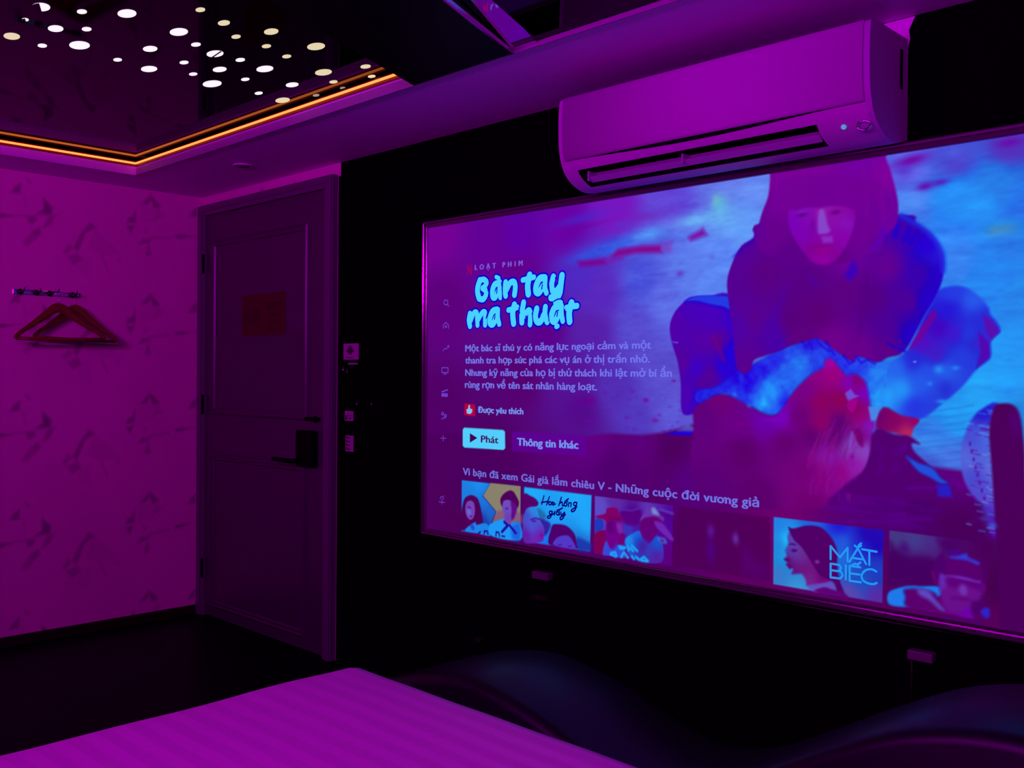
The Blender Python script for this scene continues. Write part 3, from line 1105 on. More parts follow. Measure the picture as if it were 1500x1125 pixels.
# sand, water and far lights
for b in [(905, 358, 46, 13, (50, 100, 232), .8, .12), (870, 372, 40, 8, (45, 85, 225), .7, .12), (952, 343, 25, 9, (80, 160, 250), .85, .05), (1020, 322, 32, 10, (105, 180, 245), .85, .05), (1058, 316, 20, 22, (100, 178, 240), .6, .4),
          (1053, 298, 11, 14, (95, 190, 215), .8, .5), (1048, 292, 5, 6, (120, 190, 190), .5, 0), (1000, 345, 40, 8, (85, 130, 240), .5, 0), (850, 320, 40, 7, (70, 40, 205), .6, .1), (850, 334, 34, 4, (110, 0, 160), .6, .1),
          (912, 328, 14, 5, (85, 50, 205), .5, 0), (948, 317, 26, 5, (115, 30, 180), .6, .03), (985, 305, 30, 8, (100, 60, 205), .5, 0)]:
    blob(*b)
for P, c, a in [([(896, 375), (905, 365), (940, 360), (968, 359), (970, 370), (930, 371), (900, 377)], (135, 0, 135), .9), ([(845, 383), (885, 379), (888, 387), (850, 391)], (125, 0, 140), .9), ([(885, 378), (915, 374), (912, 381), (888, 387)], (120, 20, 165), .6),
                ([(968, 356), (985, 352), (984, 370), (970, 370)], (125, 60, 190), .6), ([(1008, 347), (1030, 334), (1036, 344), (1012, 353)], (125, 10, 160), .9)]:
    pc.poly(S(P), c, .016, a)
for b in [(996, 401, 6, 5, (95, 50, 190), .8), (1042, 376, 5, 4, (90, 90, 215), .5), (1355, 273, 13, 6, (100, 0, 165), .85, .12), (1378, 267, 13, 5, (92, 15, 180), .8, .12), (1335, 235, 26, 8, (112, 0, 160), .9, .15), (1325, 252, 12, 9, (85, 40, 200), .6),
          (1478, 209, 18, 6, (110, 0, 160), .7), (1395, 225, 20, 7, (70, 95, 220), .5), (1470, 335, 22, 9, (70, 135, 185), .75, .05), (1455, 337, 9, 8, (75, 140, 180), .5), (1405, 368, 24, 6, (60, 115, 225), .4)]:
    blob(*b)
m = np.clip((pc.C[:, 2] - 150) / 80, 0, 1) * np.clip((pc.C[:, 1] - 20) / 60, 0, 1)
pc.C += (m * (wet * 16 + fine * 9))[:, None] * np.array([.6, 1.2, .7])
pc.C[:, 2] = np.clip(pc.C[:, 2], 0, 252)
for i in range(70):
    px, py = 850 + 150 * rnd.random(), 560 + 72 * rnd.random() ** .6
    blob(px, py, 1.5 + 3 * rnd.random(), 1 + 1.6 * rnd.random(), (100, 10, 165), .45 * rnd.random())
for b in [(858, 588, 12, 4, (100, 0, 150)), (866, 585, 5, 3, (110, 0, 140)), (946, 586, 4, 3, (115, 0, 150)), (987, 558, 3, 2, (110, 10, 150)), (960, 616, 5, 3, (105, 20, 160))]:
    blob(*b)
for i in range(9):
    yy = 600 + i * 11
    pc.stroke(S([(1345, yy + 8 * rnd.random()), (1385, yy - 3 + 4 * rnd.random()), (1425, yy - 6)]), .0018, (50, 85, 200), .006, .35)

# dark ground
GR = S([(600, 634), (856, 640), (880, 636), (900, 635), (940, 637), (968, 634), (985, 630), (1016, 622), (1140, 560), (1290, 640), (1350, 682), (1400, 688), (1416, 690), (1440, 720), (1440, 1000), (600, 1000)])
gc = [sp(a, b) + (c,) for a, b, c in [(870, 645, (98, 0, 130)), (940, 650, (92, 0, 122)), (985, 660, (80, 0, 98)), (900, 690, (82, 0, 112)), (1010, 700, (86, 0, 125)), (1100, 660, (92, 0, 105)), (1180, 700, (105, 0, 108)), (1150, 740, (108, 0, 112)), (960, 790, (80, 0, 92)),
                                      (1240, 720, (84, 0, 120)), (1300, 740, (78, 0, 118)), (1350, 750, (74, 0, 105)), (1390, 700, (92, 0, 125)), (1400, 770, (74, 0, 92)), (1300, 850, (85, 0, 95)), (700, 700, (78, 0, 98)), (700, 780, (80, 0, 88)), (1100, 850, (95, 0, 98))]]
pc.poly(GR, lambda i: pc.idw(i, gc, 3), .012, 1.0)
pc.poly(S([(975, 636), (990, 632), (1014, 630), (1013, 638), (1000, 638)]), (25, 0, 225), .008, .9)
pc.poly(S([(992, 631), (1008, 622), (1020, 628), (1014, 632)]), (95, 120, 225), .01, .6)
for i in range(26):
    x0 = 1180 + 170 * rnd.random()
    yy = 722 + 50 * rnd.random()
    pc.stroke(S([(x0, yy), (x0 + 20 + 50 * rnd.random(), yy + 6 - 9 * rnd.random())]), .002, (88 + 20 * rnd.random(), 0, 140 + 30 * rnd.random()), .012, .35)

# legs
LEG = smooth_line(S([(1070, 434), (1040, 433), (1012, 435), (1000, 444), (988, 458), (981, 478), (984, 502), (992, 528), (997, 560), (999, 604), (1017, 606), (1030, 596), (1060, 580), (1086, 562), (1082, 500)]), 5, True)
lc = [sp(a, b) + (c,) for a, b, c in [(1015, 450, (70, 0, 185)), (990, 480, (82, 0, 170)), (1040, 460, (72, 0, 190)), (1000, 530, (85, 0, 155)), (1030, 500, (85, 0, 165)), (1052, 500, (95, 0, 140)), (1060, 540, (40, 0, 215)), (1072, 515, (20, 0, 222)), (1045, 480, (75, 0, 180)),
                                      (1005, 580, (78, 0, 175)), (1025, 580, (40, 0, 215)), (1020, 540, (60, 0, 200)), (1040, 550, (85, 0, 150)), (1030, 565, (88, 0, 140)), (1070, 470, (55, 0, 200))]]
pc.poly(LEG, lambda i: pc.idw(i, lc, 3.2), .006)
pc.poly(smooth_line(S([(1003, 442), (1020, 434), (1045, 433), (1070, 436), (1072, 455), (1060, 449), (1040, 446), (1020, 441)]), 4, True), (0, 58, 228), .007)
pc.stroke(smooth_line(S([(1003, 442), (1022, 442), (1050, 449), (1070, 455)]), 4), .002, (15, 0, 215), .008, .8)
pc.stroke(S([(985, 501), (993, 502)]), .0016, (95, 85, 225), .004)
pc.stroke(smooth_line(S([(1044, 490), (1052, 508), (1060, 528)]), 4), .004, (118, 0, 120), .012, .7)
R_ = smooth_line(S([(1330, 512), (1352, 466), (1372, 428), (1395, 419), (1415, 421), (1434, 434), (1448, 450), (1451, 460), (1462, 474), (1465, 486), (1452, 500), (1451, 524), (1430, 542), (1410, 566), (1382, 590), (1350, 613), (1322, 610), (1290, 598), (1270, 600), (1262, 575), (1290, 540)]), 5, True)
rc = [sp(a, b) + (c,) for a, b, c in [(1395, 430, (0, 60, 228)), (1425, 440, (0, 90, 235)), (1390, 452, (30, 20, 215)), (1375, 480, (70, 0, 190)), (1400, 490, (68, 18, 205)), (1350, 505, (85, 10, 190)), (1370, 520, (72, 20, 195)), (1418, 490, (15, 60, 225)), (1410, 520, (0, 60, 222)), (1340, 530, (35, 35, 215)),
                                      (1355, 545, (0, 80, 232)), (1385, 545, (0, 95, 235)), (1385, 570, (10, 55, 215)), (1350, 560, (0, 90, 235)), (1340, 595, (0, 50, 225)), (1370, 590, (10, 60, 220)), (1290, 560, (0, 120, 240)), (1295, 578, (0, 165, 252)), (1320, 570, (0, 150, 248)), (1280, 545, (0, 85, 235)), (1310, 540, (0, 100, 238)),
                                      (1440, 470, (40, 40, 215)), (1430, 500, (60, 30, 205))]]
pc.poly(R_, lambda i: pc.idw(i, rc, 3.4), .008)
pc.poly(S([(1368, 452), (1372, 462), (1350, 497), (1332, 512), (1335, 503)]), (115, 0, 150), .008, .85)
pc.poly(S([(1439, 460), (1452, 468), (1465, 486), (1452, 498), (1444, 485)]), (95, 10, 170), .007, .85)
pc.poly(S([(1433, 485), (1449, 502), (1450, 524), (1430, 540), (1436, 515)]), (90, 0, 170), .007, .8)
pc.stroke(smooth_line(S([(1372, 430), (1352, 466), (1325, 512)]), 4), .003, (0, 85, 235), .006, .8)
for b in [(1375, 541, 7, 6, (40, 150, 245), .8), (1400, 539, 6, 3, (30, 150, 245), .7), (1362, 562, 4, 3, (0, 140, 250), .7), (1340, 530, 2, 1.5, (150, 170, 250), .8), (1385, 570, 8, 12, (10, 40, 210), .6), (1380, 588, 8, 3, (50, 165, 245), .7)]:
    blob(*b)

# glowing hands
GL = smooth_line(S([(1076, 545), (1110, 530), (1140, 512), (1172, 498), (1210, 494), (1262, 520), (1300, 530), (1290, 560), (1272, 580), (1210, 560), (1165, 588), (1140, 606), (1120, 606), (1085, 590), (1024, 590), (1022, 572), (1050, 566)]), 4, True)
hc = [sp(a, b) + (c,) for a, b, c in [(1040, 578, (10, 30, 225)), (1075, 575, (10, 45, 232)), (1095, 560, (5, 0, 225)), (1112, 545, (10, 20, 228)), (1130, 575, (0, 150, 250)), (1118, 590, (0, 150, 248)), (1150, 545, (0, 110, 240)), (1175, 535, (0, 115, 240)), (1135, 530, (5, 40, 230)), (1120, 604, (0, 90, 240)),
                                      (1195, 520, (10, 75, 235)), (1190, 505, (5, 20, 220)), (1205, 540, (0, 60, 230)), (1230, 530, (0, 40, 232)), (1260, 535, (0, 60, 232)), (1285, 550, (0, 125, 242)), (1165, 570, (0, 100, 240)), (1150, 590, (0, 30, 235)), (1090, 590, (10, 60, 235)), (1080, 550, (20, 0, 215))]]
pc.poly(GL, lambda i: pc.idw(i, hc, 3.2), .010)
for b in [(1119, 590, 6, 5, (40, 190, 255), .7), (1126, 565, 12, 10, (0, 160, 255), .5), (1107, 524, 7, 3, (60, 110, 235), .8, .3), (1062, 578, 5, 3, (20, 110, 240), .7), (1076, 578, 4, 5, (40, 130, 245), .7), (1096, 596, 4, 4, (20, 150, 250), .8), (1086, 552, 4, 10, (20, 60, 235), .6)]:
    blob(*b)
gn = pc.noise(70, 70, 21)
ii = pc.sel(sp(1020, 610), sp(1300, 495))
mm = np.clip((pc.C[ii, 2] - 200) / 30, 0, 1) * np.clip((60 - pc.C[ii, 0]) / 30, 0, 1)
pc.C[ii] += (mm * gn[ii] * 30)[:, None] * np.array([0, 1, .25])

# coat
COAT = smooth_line(S([(1120, 325), (1104, 348), (1086, 360), (1073, 384), (1065, 412), (1068, 446), (1074, 488), (1078, 534), (1088, 548), (1100, 542), (1104, 528), (1118, 522), (1140, 515), (1160, 506), (1182, 500), (1196, 496), (1212, 505), (1232, 520), (1250, 530), (1256, 522), (1284, 531), (1300, 524), (1325, 514), (1352, 466), (1374, 428), (1383, 396), (1381, 369), (1366, 344), (1342, 326), (1318, 314)]), 4, True)
cc = [sp(a, b) + (c,) for a, b, c in [(1090, 370, (85, 0, 150)), (1075, 420, (85, 0, 145)), (1120, 400, (90, 0, 130)), (1110, 470, (90, 0, 140)), (1080, 480, (78, 0, 165)), (1125, 480, (75, 0, 165)), (1140, 500, (70, 0, 170)), (1160, 470, (88, 0, 122)), (1200, 460, (92, 0, 118)), (1190, 420, (88, 0, 130)), (1240, 430, (92, 0, 128)), (1240, 380, (108, 0, 150)), (1280, 440, (82, 0, 130)), (1300, 390, (98, 0, 145)),
                                      (1300, 480, (78, 0, 150)), (1330, 440, (80, 0, 150)), (1350, 400, (62, 0, 170)), (1372, 400, (20, 0, 200)), (1360, 440, (15, 0, 205)), (1335, 490, (20, 0, 200)), (1340, 340, (70, 0, 170)), (1360, 360, (20, 0, 215)), (1375, 375, (5, 20, 215)), (1260, 510, (105, 0, 140)), (1220, 500, (112, 0, 140)), (1300, 512, (92, 0, 135)), (1095, 530, (88, 0, 145)), (1165, 495, (95, 0, 125))]]
pc.poly(COAT, lambda i: pc.idw(i, cc, 3.2), .006)
pc.stroke(smooth_line(S([(1320, 316), (1342, 328), (1365, 346), (1380, 371), (1382, 396)]), 4), .006, (0, 45, 225), .012, .8)
for P in [[(1332, 336), (1326, 350)], [(1344, 340), (1334, 354)], [(1353, 348), (1346, 362)], [(1314, 330), (1312, 345)], [(1362, 356), (1356, 366)]]:
    pc.stroke(S(P), .006, (12, 0, 215), .016, .75)
pc.stroke(smooth_line(S([(1076, 375), (1092, 362), (1110, 345)]), 4), .004, (30, 0, 205), .014, .6)
pc.poly(S([(1251, 376), (1257, 398), (1246, 412), (1236, 406)]), (55, 0, 190), .014, .85)
pc.poly(S([(1183, 402), (1195, 412), (1198, 422), (1188, 414)]), (75, 0, 170), .014, .6)
pc.stroke(smooth_line(S([(1150, 420), (1135, 470), (1128, 505)]), 4), .004, (70, 0, 175), .02, .5)
pc.stroke(smooth_line(S([(1270, 400), (1265, 450), (1255, 500)]), 4), .003, (82, 0, 112), .02, .5)
for P in [[(1175, 500), (1180, 508), (1186, 502), (1190, 512)], [(1196, 497), (1204, 507), (1214, 514)], [(1210, 500), (1222, 520)], [(1254, 523), (1262, 532), (1270, 527), (1282, 533)], [(1236, 521), (1244, 533), (1252, 529)], [(1300, 503), (1312, 509), (1326, 515)]]:
    pc.stroke(S(P), .0025, (10, 0, 215), .006, .8)

# hair and face of the crouching person
HAIR = smooth_line(S([(1131, 240), (1128, 262), (1125, 288), (1116, 312), (1110, 335), (1106, 352), (1120, 372), (1150, 380), (1185, 385), (1230, 386), (1262, 376), (1290, 365), (1296, 345), (1312, 330), (1316, 300), (1308, 262), (1298, 232), (1290, 215), (1180, 222)]), 4, True)
hr = [sp(a, b) + (c,) for a, b, c in [(1150, 260, (122, 0, 150)), (1200, 250, (120, 0, 152)), (1260, 250, (112, 0, 160)), (1300, 260, (128, 0, 155)), (1140, 300, (112, 0, 145)), (1130, 340, (105, 0, 140)), (1160, 370, (90, 0, 135)), (1200, 290, (108, 0, 148)), (1250, 290, (112, 0, 150)), (1290, 300, (104, 0, 150)), (1270, 340, (110, 0, 145)),
                                      (1285, 350, (98, 0, 150)), (1220, 380, (95, 0, 130)), (1300, 330, (108, 0, 160)), (1115, 340, (95, 0, 150))]]
pc.poly(HAIR, lambda i: pc.idw(i, hr, 3), .007)
for i in range(34):
    x0 = 1140 + 165 * rnd.random()
    c = (112 + 22 * rnd.random(), 0, 138 + 40 * rnd.random())
    dx = (x0 - 1215) * .10
    pc.stroke(smooth_line(S([(x0, 238 + 20 * rnd.random()), (x0 + dx * .6, 275), (x0 + dx, 300 + 20 * rnd.random())]), 4), .0022, c, .012, .4)
FACE = smooth_line(S([(1158, 306), (1155, 322), (1159, 340), (1167, 355), (1176, 368), (1188, 382), (1204, 388), (1221, 383), (1236, 366), (1246, 346), (1251, 328), (1252, 312), (1244, 304), (1222, 301), (1185, 303)]), 4, True)
fc = [sp(a, b) + (c,) for a, b, c in [(1165, 325, (122, 0, 185)), (1180, 310, (125, 10, 178)), (1178, 345, (122, 0, 178)), (1205, 310, (145, 20, 170)), (1240, 325, (132, 20, 190)), (1232, 345, (135, 0, 170)), (1188, 365, (125, 0, 150)), (1205, 380, (142, 0, 160)), (1220, 372, (128, 0, 150)), (1228, 312, (138, 10, 165)), (1247, 315, (130, 0, 160))]]
pc.poly(FACE, lambda i: pc.idw(i, fc, 3), .010)
pc.poly(smooth_line(S([(1200, 308), (1207, 308), (1212, 328), (1216, 338), (1208, 343), (1199, 342), (1198, 325)]), 4, True), (135, 75, 205), .010, .9)
pc.poly(S([(1203, 346), (1219, 346), (1220, 355), (1206, 356)]), (140, 55, 200), .010, .75)
for b in [(1175, 315, 8, 3.2, (92, 0, 140), .8, .05), (1173, 310, 9, 1.8, (130, 40, 180), .4), (1224, 311, 8, 3.2, (95, 0, 125), .85, .05), (1203, 344, 5, 1.3, (110, 0, 150), .6), (1190, 330, 4, 12, (108, 0, 150), .6), (1200, 361, 15, 2.6, (122, 0, 135), .8), (1203, 367, 12, 3.4, (150, 0, 128), .85), (1210, 381, 12, 4, (145, 0, 165), .5)]:
    blob(*b)
pc.poly(smooth_line(S([(1146, 262), (1285, 262), (1275, 300), (1252, 305), (1236, 302), (1215, 301), (1200, 305), (1180, 303), (1160, 307)]), 3, True), (112, 0, 148), .012, .85)
pc.stroke(smooth_line(S([(1294, 338), (1289, 352), (1280, 364)]), 4), .005, (82, 0, 200), .014, .7)

# hen
HEN = smooth_line(S([(1016, 600), (1034, 586), (1053, 577), (1070, 580), (1086, 588), (1100, 598), (1116, 606), (1132, 610), (1142, 603), (1165, 570), (1189, 548), (1206, 538), (1209, 527), (1219, 526), (1228, 536), (1240, 549), (1254, 548), (1268, 560), (1274, 585), (1277, 612), (1282, 622), (1276, 640), (1273, 672), (1264, 690), (1240, 708), (1215, 730), (1190, 745), (1040, 740), (1012, 690), (1016, 630)]), 4, True)
nc = [sp(a, b) + (c,) for a, b, c in [(1030, 610, (95, 0, 125)), (1055, 585, (108, 0, 122)), (1080, 620, (105, 0, 135)), (1120, 615, (105, 0, 170)), (1145, 610, (120, 0, 190)), (1090, 660, (92, 0, 108)), (1150, 650, (100, 0, 112)), (1180, 570, (118, 0, 135)), (1170, 610, (105, 0, 118)), (1190, 640, (95, 0, 112)), (1200, 545, (140, 0, 130)), (1215, 532, (165, 0, 165)), (1222, 548, (155, 0, 120)),
                                      (1205, 590, (138, 0, 95)), (1230, 585, (138, 0, 85)), (1245, 560, (125, 0, 195)), (1256, 560, (130, 0, 110)), (1268, 575, (120, 0, 200)), (1230, 620, (88, 0, 115)), (1225, 640, (92, 0, 110)), (1262, 610, (150, 0, 120)), (1255, 600, (130, 0, 95)), (1205, 620, (142, 0, 105)), (1212, 670, (135, 20, 165)), (1230, 690, (140, 0, 135)), (1250, 680, (145, 25, 170)),
                                      (1268, 660, (135, 70, 195)), (1262, 640, (118, 0, 125)), (1248, 655, (130, 75, 195)), (1200, 700, (128, 0, 130)), (1180, 690, (112, 0, 118)), (1040, 720, (88, 0, 118)), (1110, 730, (92, 0, 110)), (1190, 740, (110, 0, 112)), (1275, 625, (125, 20, 195))]]
pc.poly(HEN, lambda i: pc.idw(i, nc, 3.4), .010)
pc.poly(S([(1238, 576), (1246, 570), (1252, 578), (1258, 580), (1250, 584), (1243, 587), (1240, 582)]), (112, 80, 225), .006, .9)
pc.poly(smooth_line(S([(1241, 592), (1250, 584), (1256, 588), (1252, 600), (1246, 604)]), 4, True), (165, 0, 145), .006, .8)
pc.poly(smooth_line(S([(1249, 630), (1258, 628), (1264, 640), (1264, 655), (1256, 648)]), 4, True), (112, 0, 112), .008, .9)
pc.poly(smooth_line(S([(1247, 632), (1254, 646), (1252, 662), (1244, 660)]), 4, True), (118, 75, 195), .008, .85)
blob(1254, 557, 5, 6, (120, 0, 115), .9)
blob(1248, 669, 3, 3, (125, 0, 130), .8)
for i in range(46):
    x0, y0 = 1188 + 70 * rnd.random(), 600 + 110 * rnd.random()
    c = (115 + 45 * rnd.random(), 25 * rnd.random(), 105 + 70 * rnd.random())
    pc.stroke(smooth_line(S([(x0, y0), (x0 - 4, y0 + 9), (x0 - 9 + 6 * rnd.random(), y0 + 20 + 8 * rnd.random())]), 3), .0018, c, .007, .45)
for b in [(1084, 622, 14, 3, (125, 0, 128), .5), (1096, 634, 14, 2.5, (120, 0, 140), .4), (1130, 615, 12, 3, (130, 0, 210), .6)]:
    blob(*b)

# ankle and shoes
pc.poly(S([(1272, 596), (1291, 594), (1284, 616), (1276, 616)]), (75, 135, 235), .006, .9)
pc.poly(smooth_line(S([(1294, 596), (1320, 608), (1347, 614), (1338, 628), (1333, 640), (1310, 634), (1283, 626)]), 3, True), lambda i: pc.idw(i, [sp(1290, 610) + ((110, 0, 110),), sp(1310, 615) + ((128, 0, 98),), sp(1332, 636) + ((190, 45, 95),), sp(1340, 618) + ((135, 0, 110),)], 3), .006)
pc.poly(smooth_line(S([(1283, 628), (1310, 636), (1330, 638), (1342, 645), (1347, 651), (1336, 650), (1340, 662), (1360, 680), (1378, 696), (1392, 708), (1395, 727), (1370, 732), (1300, 730), (1235, 720), (1262, 695), (1276, 660)]), 3, True), (82, 0, 112), .008)
pc.poly(smooth_line(S([(1327, 668), (1345, 678), (1365, 685), (1378, 700), (1388, 707), (1378, 708), (1362, 699), (1345, 690)]), 3, True), (0, 80, 225), .008, .95)
pc.poly(S([(1372, 710), (1391, 710), (1395, 728), (1374, 727)]), (40, 30, 205), .010, .9)
pc.stroke(S([(1330, 715), (1372, 714)]), .002, (95, 0, 175), .008, .7)
for i in range(18):
    x0, y0 = 1280 + 50 * rnd.random(), 650 + 45 * rnd.random()
    pc.stroke(S([(x0, y0), (x0 + 6, y0 - 8)]), .003, (92, 0, 150), .010, .3)
pc.poly(S([(1385, 700), (1412, 707), (1430, 722), (1400, 712)]), (100, 0, 150), .01, .5)
# big boot at the right edge
pc.poly(smooth_line(S([(1460, 590), (1440, 598), (1426, 610), (1414, 634), (1407, 660), (1410, 695), (1418, 715), (1430, 732), (1442, 740), (1446, 760), (1450, 780), (1462, 782), (1470, 700), (1466, 620)]), 3, True),
        lambda i: pc.idw(i, [sp(1440, 605) + ((35, 20, 200),), sp(1425, 640) + ((70, 75, 210),), sp(1415, 670) + ((85, 100, 215),), sp(1430, 700) + ((72, 70, 205),), sp(1440, 730) + ((85, 70, 205),), sp(1448, 640) + ((70, 110, 225),), sp(1455, 690) + ((95, 110, 220),), sp(1455, 770) + ((75, 20, 165),)], 3), .008)
for i in range(90):
    yy = 600 + 180 * rnd.random()
    x0 = 1445 + 8 * rnd.random() if rnd.random() < .55 else 1414 + 30 * rnd.random()
    c = [(110, 165, 240), (85, 0, 150), (60, 130, 240), (95, 20, 165)][rnd.randrange(4)]
    pc.stroke(S([(x0, yy), (x0 + 5 + 5 * rnd.random(), yy + 1.5)]), .0014, c, .005, .55)
for k in range(8):
    t = k / 7
    blob(1421 + 17 * t + 4 * t * t, 650 + 80 * t, 2, 3, (88, 0, 150), .9)
pc.poly(smooth_line(S([(1458, 594), (1466, 591), (1482, 592), (1493, 605), (1499, 640), (1502, 700), (1506, 960), (1470, 960), (1460, 800), (1456, 740), (1453, 690), (1449, 640), (1452, 610)]), 3, True), (76, 0, 92), .007)
blob(1487, 620, 8, 18, (85, 0, 125), .7)
for b in [(1446, 745, 8, 5, (75, 30, 190), .6), (1442, 760, 8, 3, (70, 50, 200), .6), (1454, 770, 6, 4, (70, 90, 220), .8), (1452, 785, 8, 6, (85, 0, 150), .6)]:
    blob(*b)


# small pictures in the bottom row
def tile(q, ctrl):
    pc.poly(S(q), lambda i: pc.idw(i, [sp(a, b) + (c,) for a, b, c in ctrl], 3), .0035)


def shape(pts, col, k, soft=.005, a=1.0, closed=True, sm=4):
    P = S(pts, *k)
    pc.poly(smooth_line(P, sm, True) if sm else P, col, soft, a)


k1 = (10.71, 670, 695)
tile([(676.5, 703.5), (762.5, 713), (761, 791), (676, 778)], [(690, 720, (0, 125, 225)), (710, 735, (0, 115, 225)), (700, 710, (0, 140, 240)), (715, 750, (0, 100, 205)), (708, 762, (0, 55, 160))])
shape([(520, 135), (990, 185), (985, 990), (545, 750), (605, 580), (400, 335)], (138, 128, 110), k1, .004, 1, sm=0)
shape([(700, 560), (985, 600), (985, 800), (560, 750), (600, 620)], (135, 75, 125), k1, .012, .7)
pc.stroke(S([(400, 340), (605, 585), (540, 760)], *k1), .002, (10, 10, 120), .005, .6)
pc.stroke(S([(515, 140), (402, 335)], *k1), .0015, (40, 60, 150), .005, .5)
shape([(200, 325), (120, 370), (85, 470), (60, 650), (55, 860), (230, 860), (390, 790), (380, 600), (330, 400), (270, 340)], (80, 0, 90), k1)
shape([(200, 410), (140, 450), (125, 560), (150, 660), (200, 710), (250, 680), (275, 580), (260, 450)], (118, 65, 185), k1)
shape([(150, 560), (190, 540), (215, 600), (195, 640), (160, 620)], (105, 110, 205), k1, .008, .8)
shape([(160, 500), (210, 510), (205, 535), (165, 525)], (70, 0, 140), k1, .005, .7)
shape([(195, 645), (235, 650), (215, 672)], (90, 0, 130), k1, .005, .8)
shape([(255, 690), (300, 680), (380, 780), (260, 800)], (82, 0, 90), k1)
shape([(120, 885), (180, 810), (280, 750), (300, 790), (420, 765), (480, 800), (520, 960), (300, 920)], (15, 130, 235), k1)
shape([(200, 800), (250, 790), (270, 860), (230, 870)], (70, 40, 200), k1, .006, .7)
shape([(490, 830), (540, 765), (720, 700), (790, 790), (900, 745), (990, 790), (985, 1030), (560, 975)], (0, 150, 248), k1)
shape([(860, 800), (985, 780), (980, 1030), (860, 1000)], (0, 85, 215), k1, .02, .8)
shape([(690, 480), (740, 640), (790, 720), (860, 720), (940, 560), (930, 430), (800, 390), (720, 420)], (112, 75, 190), k1)
shape([(840, 420), (940, 440), (920, 600), (880, 700), (840, 700), (850, 560)], (98, 0, 130), k1, .01, .9)
shape([(740, 640), (800, 600), (850, 720), (790, 800), (745, 740)], (110, 60, 180), k1, .01, .8)
shape([(675, 440), (700, 500), (725, 420), (800, 400), (880, 440), (920, 480), (950, 520), (965, 430), (920, 330), (880, 270), (820, 250), (730, 300), (680, 370)], (82, 0, 95), k1)
shape([(750, 525), (800, 520), (795, 550), (760, 550)], (75, 0, 140), k1, .006, .6)
pc.stroke(S([(735, 745), (790, 800), (700, 900)], *k1), .005, (15, 0, 150), .005)
pc.stroke(S([(820, 800), (915, 920)], *k1), .005, (15, 0, 165), .005)
for P in [[(430, 890), (470, 890), (480, 935)], [(425, 885), (420, 930)], [(610, 905), (605, 960)], [(610, 905), (650, 910), (662, 970)], [(700, 965), (740, 975)], [(360, 900), (330, 925)]]:
    pc.stroke(S(P, *k1), .003, (30, 0, 120), .004)

k2 = (10.227, 760, 705)
tile([(768, 713.5), (866.5, 725.5), (864, 808), (767, 792.5)], [(780, 716, (5, 170, 250)), (840, 730, (0, 168, 252)), (860, 760, (0, 165, 250)), (810, 750, (20, 158, 245)), (790, 770, (60, 130, 225)), (850, 800, (15, 110, 210)), (800, 795, (0, 110, 240))])
shape([(270, 410), (350, 440), (410, 520), (360, 590), (310, 560)], (30, 100, 160), k2, .012, .8)
shape([(310, 560), (470, 630), (440, 760), (380, 810), (360, 680)], (60, 20, 150), k2, .010, .9)
shape([(870, 850), (960, 870), (1080, 940), (1060, 1050), (860, 1010)], (30, 50, 170), k2, .014, .9)
shape([(80, 420), (170, 380), (250, 395), (290, 470), (310, 560), (350, 650), (385, 720), (370, 770), (375, 830), (350, 900), (200, 930), (70, 890), (65, 560)], lambda i: pc.idw(i, [sp(760 + a / 10.227, 705 + b / 10.227) + (c,) for a, b, c in [(120, 500, (70, 70, 200)), (200, 420, (55, 140, 225)), (280, 480, (30, 150, 235)), (200, 680, (75, 85, 215)), (310, 650, (80, 70, 205)), (110, 800, (105, 20, 165)), (280, 850, (115, 30, 180)), (350, 800, (120, 15, 160))]], 3), k2)
shape([(78, 195), (170, 215), (250, 260), (295, 325), (265, 375), (170, 385), (110, 420), (70, 500)], (88, 0, 108), k2)
pc.stroke(S([(180, 575), (250, 552), (310, 570)], *k2), .003, (85, 10, 150), .005, .9)
shape([(190, 590), (240, 580), (265, 598), (220, 615)], (80, 10, 150), k2, .005, .8)
shape([(330, 790), (370, 800), (345, 840), (310, 825)], (130, 0, 150), k2, .006, .7)
shape([(500, 660), (560, 640), (700, 660), (800, 740), (850, 830), (870, 960), (860, 1000), (480, 960), (445, 850), (470, 760)], (80, 0, 110), k2)
shape([(520, 950), (540, 880), (600, 830), (700, 810), (760, 830), (810, 900), (845, 1000), (700, 1000)], (85, 55, 200), k2)
pc.stroke(S([(590, 955), (640, 950)], *k2), .002, (80, 0, 150), .005, .8)
pc.stroke(S([(740, 975), (790, 970)], *k2), .002, (80, 0, 150), .005, .8)

k3 = (10.23, 865, 720)
tile([(871.5, 726.5), (986, 740.5), (984, 829), (871, 810)], [(900, 735, (95, 40, 165)), (950, 742, (95, 55, 185)), (880, 742, (95, 75, 200)), (930, 755, (82, 0, 130)), (960, 750, (90, 30, 170)), (920, 770, (75, 30, 175)), (975, 780, (90, 0, 150)), (980, 760, (80, 0, 150)), (980, 815, (92, 0, 130))])
shape([(70, 420), (180, 420), (190, 560), (120, 600), (70, 590)], (35, 55, 190), k3, .006)
shape([(450, 500), (620, 530), (600, 650), (480, 620)], (60, 50, 185), k3, .01, .8)
shape([(450, 290), (740, 260), (720, 480), (520, 480)], (88, 0, 130), k3, .012)
pc.stroke(S([(450, 270), (620, 285), (760, 240)], *k3), .003, (85, 40, 185), .008, .8)
pc.stroke(S([(1040, 270), (1230, 330)], *k3), .004, (90, 60, 195), .008, .8)
pc.stroke(S([(1040, 310), (1230, 390)], *k3), .004, (85, 0, 120), .008, .9)
shape([(60, 640), (200, 580), (300, 640), (240, 760), (185, 930), (60, 900)], (120, 0, 92), k3)
shape([(230, 560), (260, 450), (440, 450), (490, 560), (440, 640), (380, 780), (300, 860), (230, 740)], (112, 0, 140), k3, .008)
shape([(390, 480), (470, 490), (480, 600), (420, 620)], (130, 50, 175), k3, .010, .7)
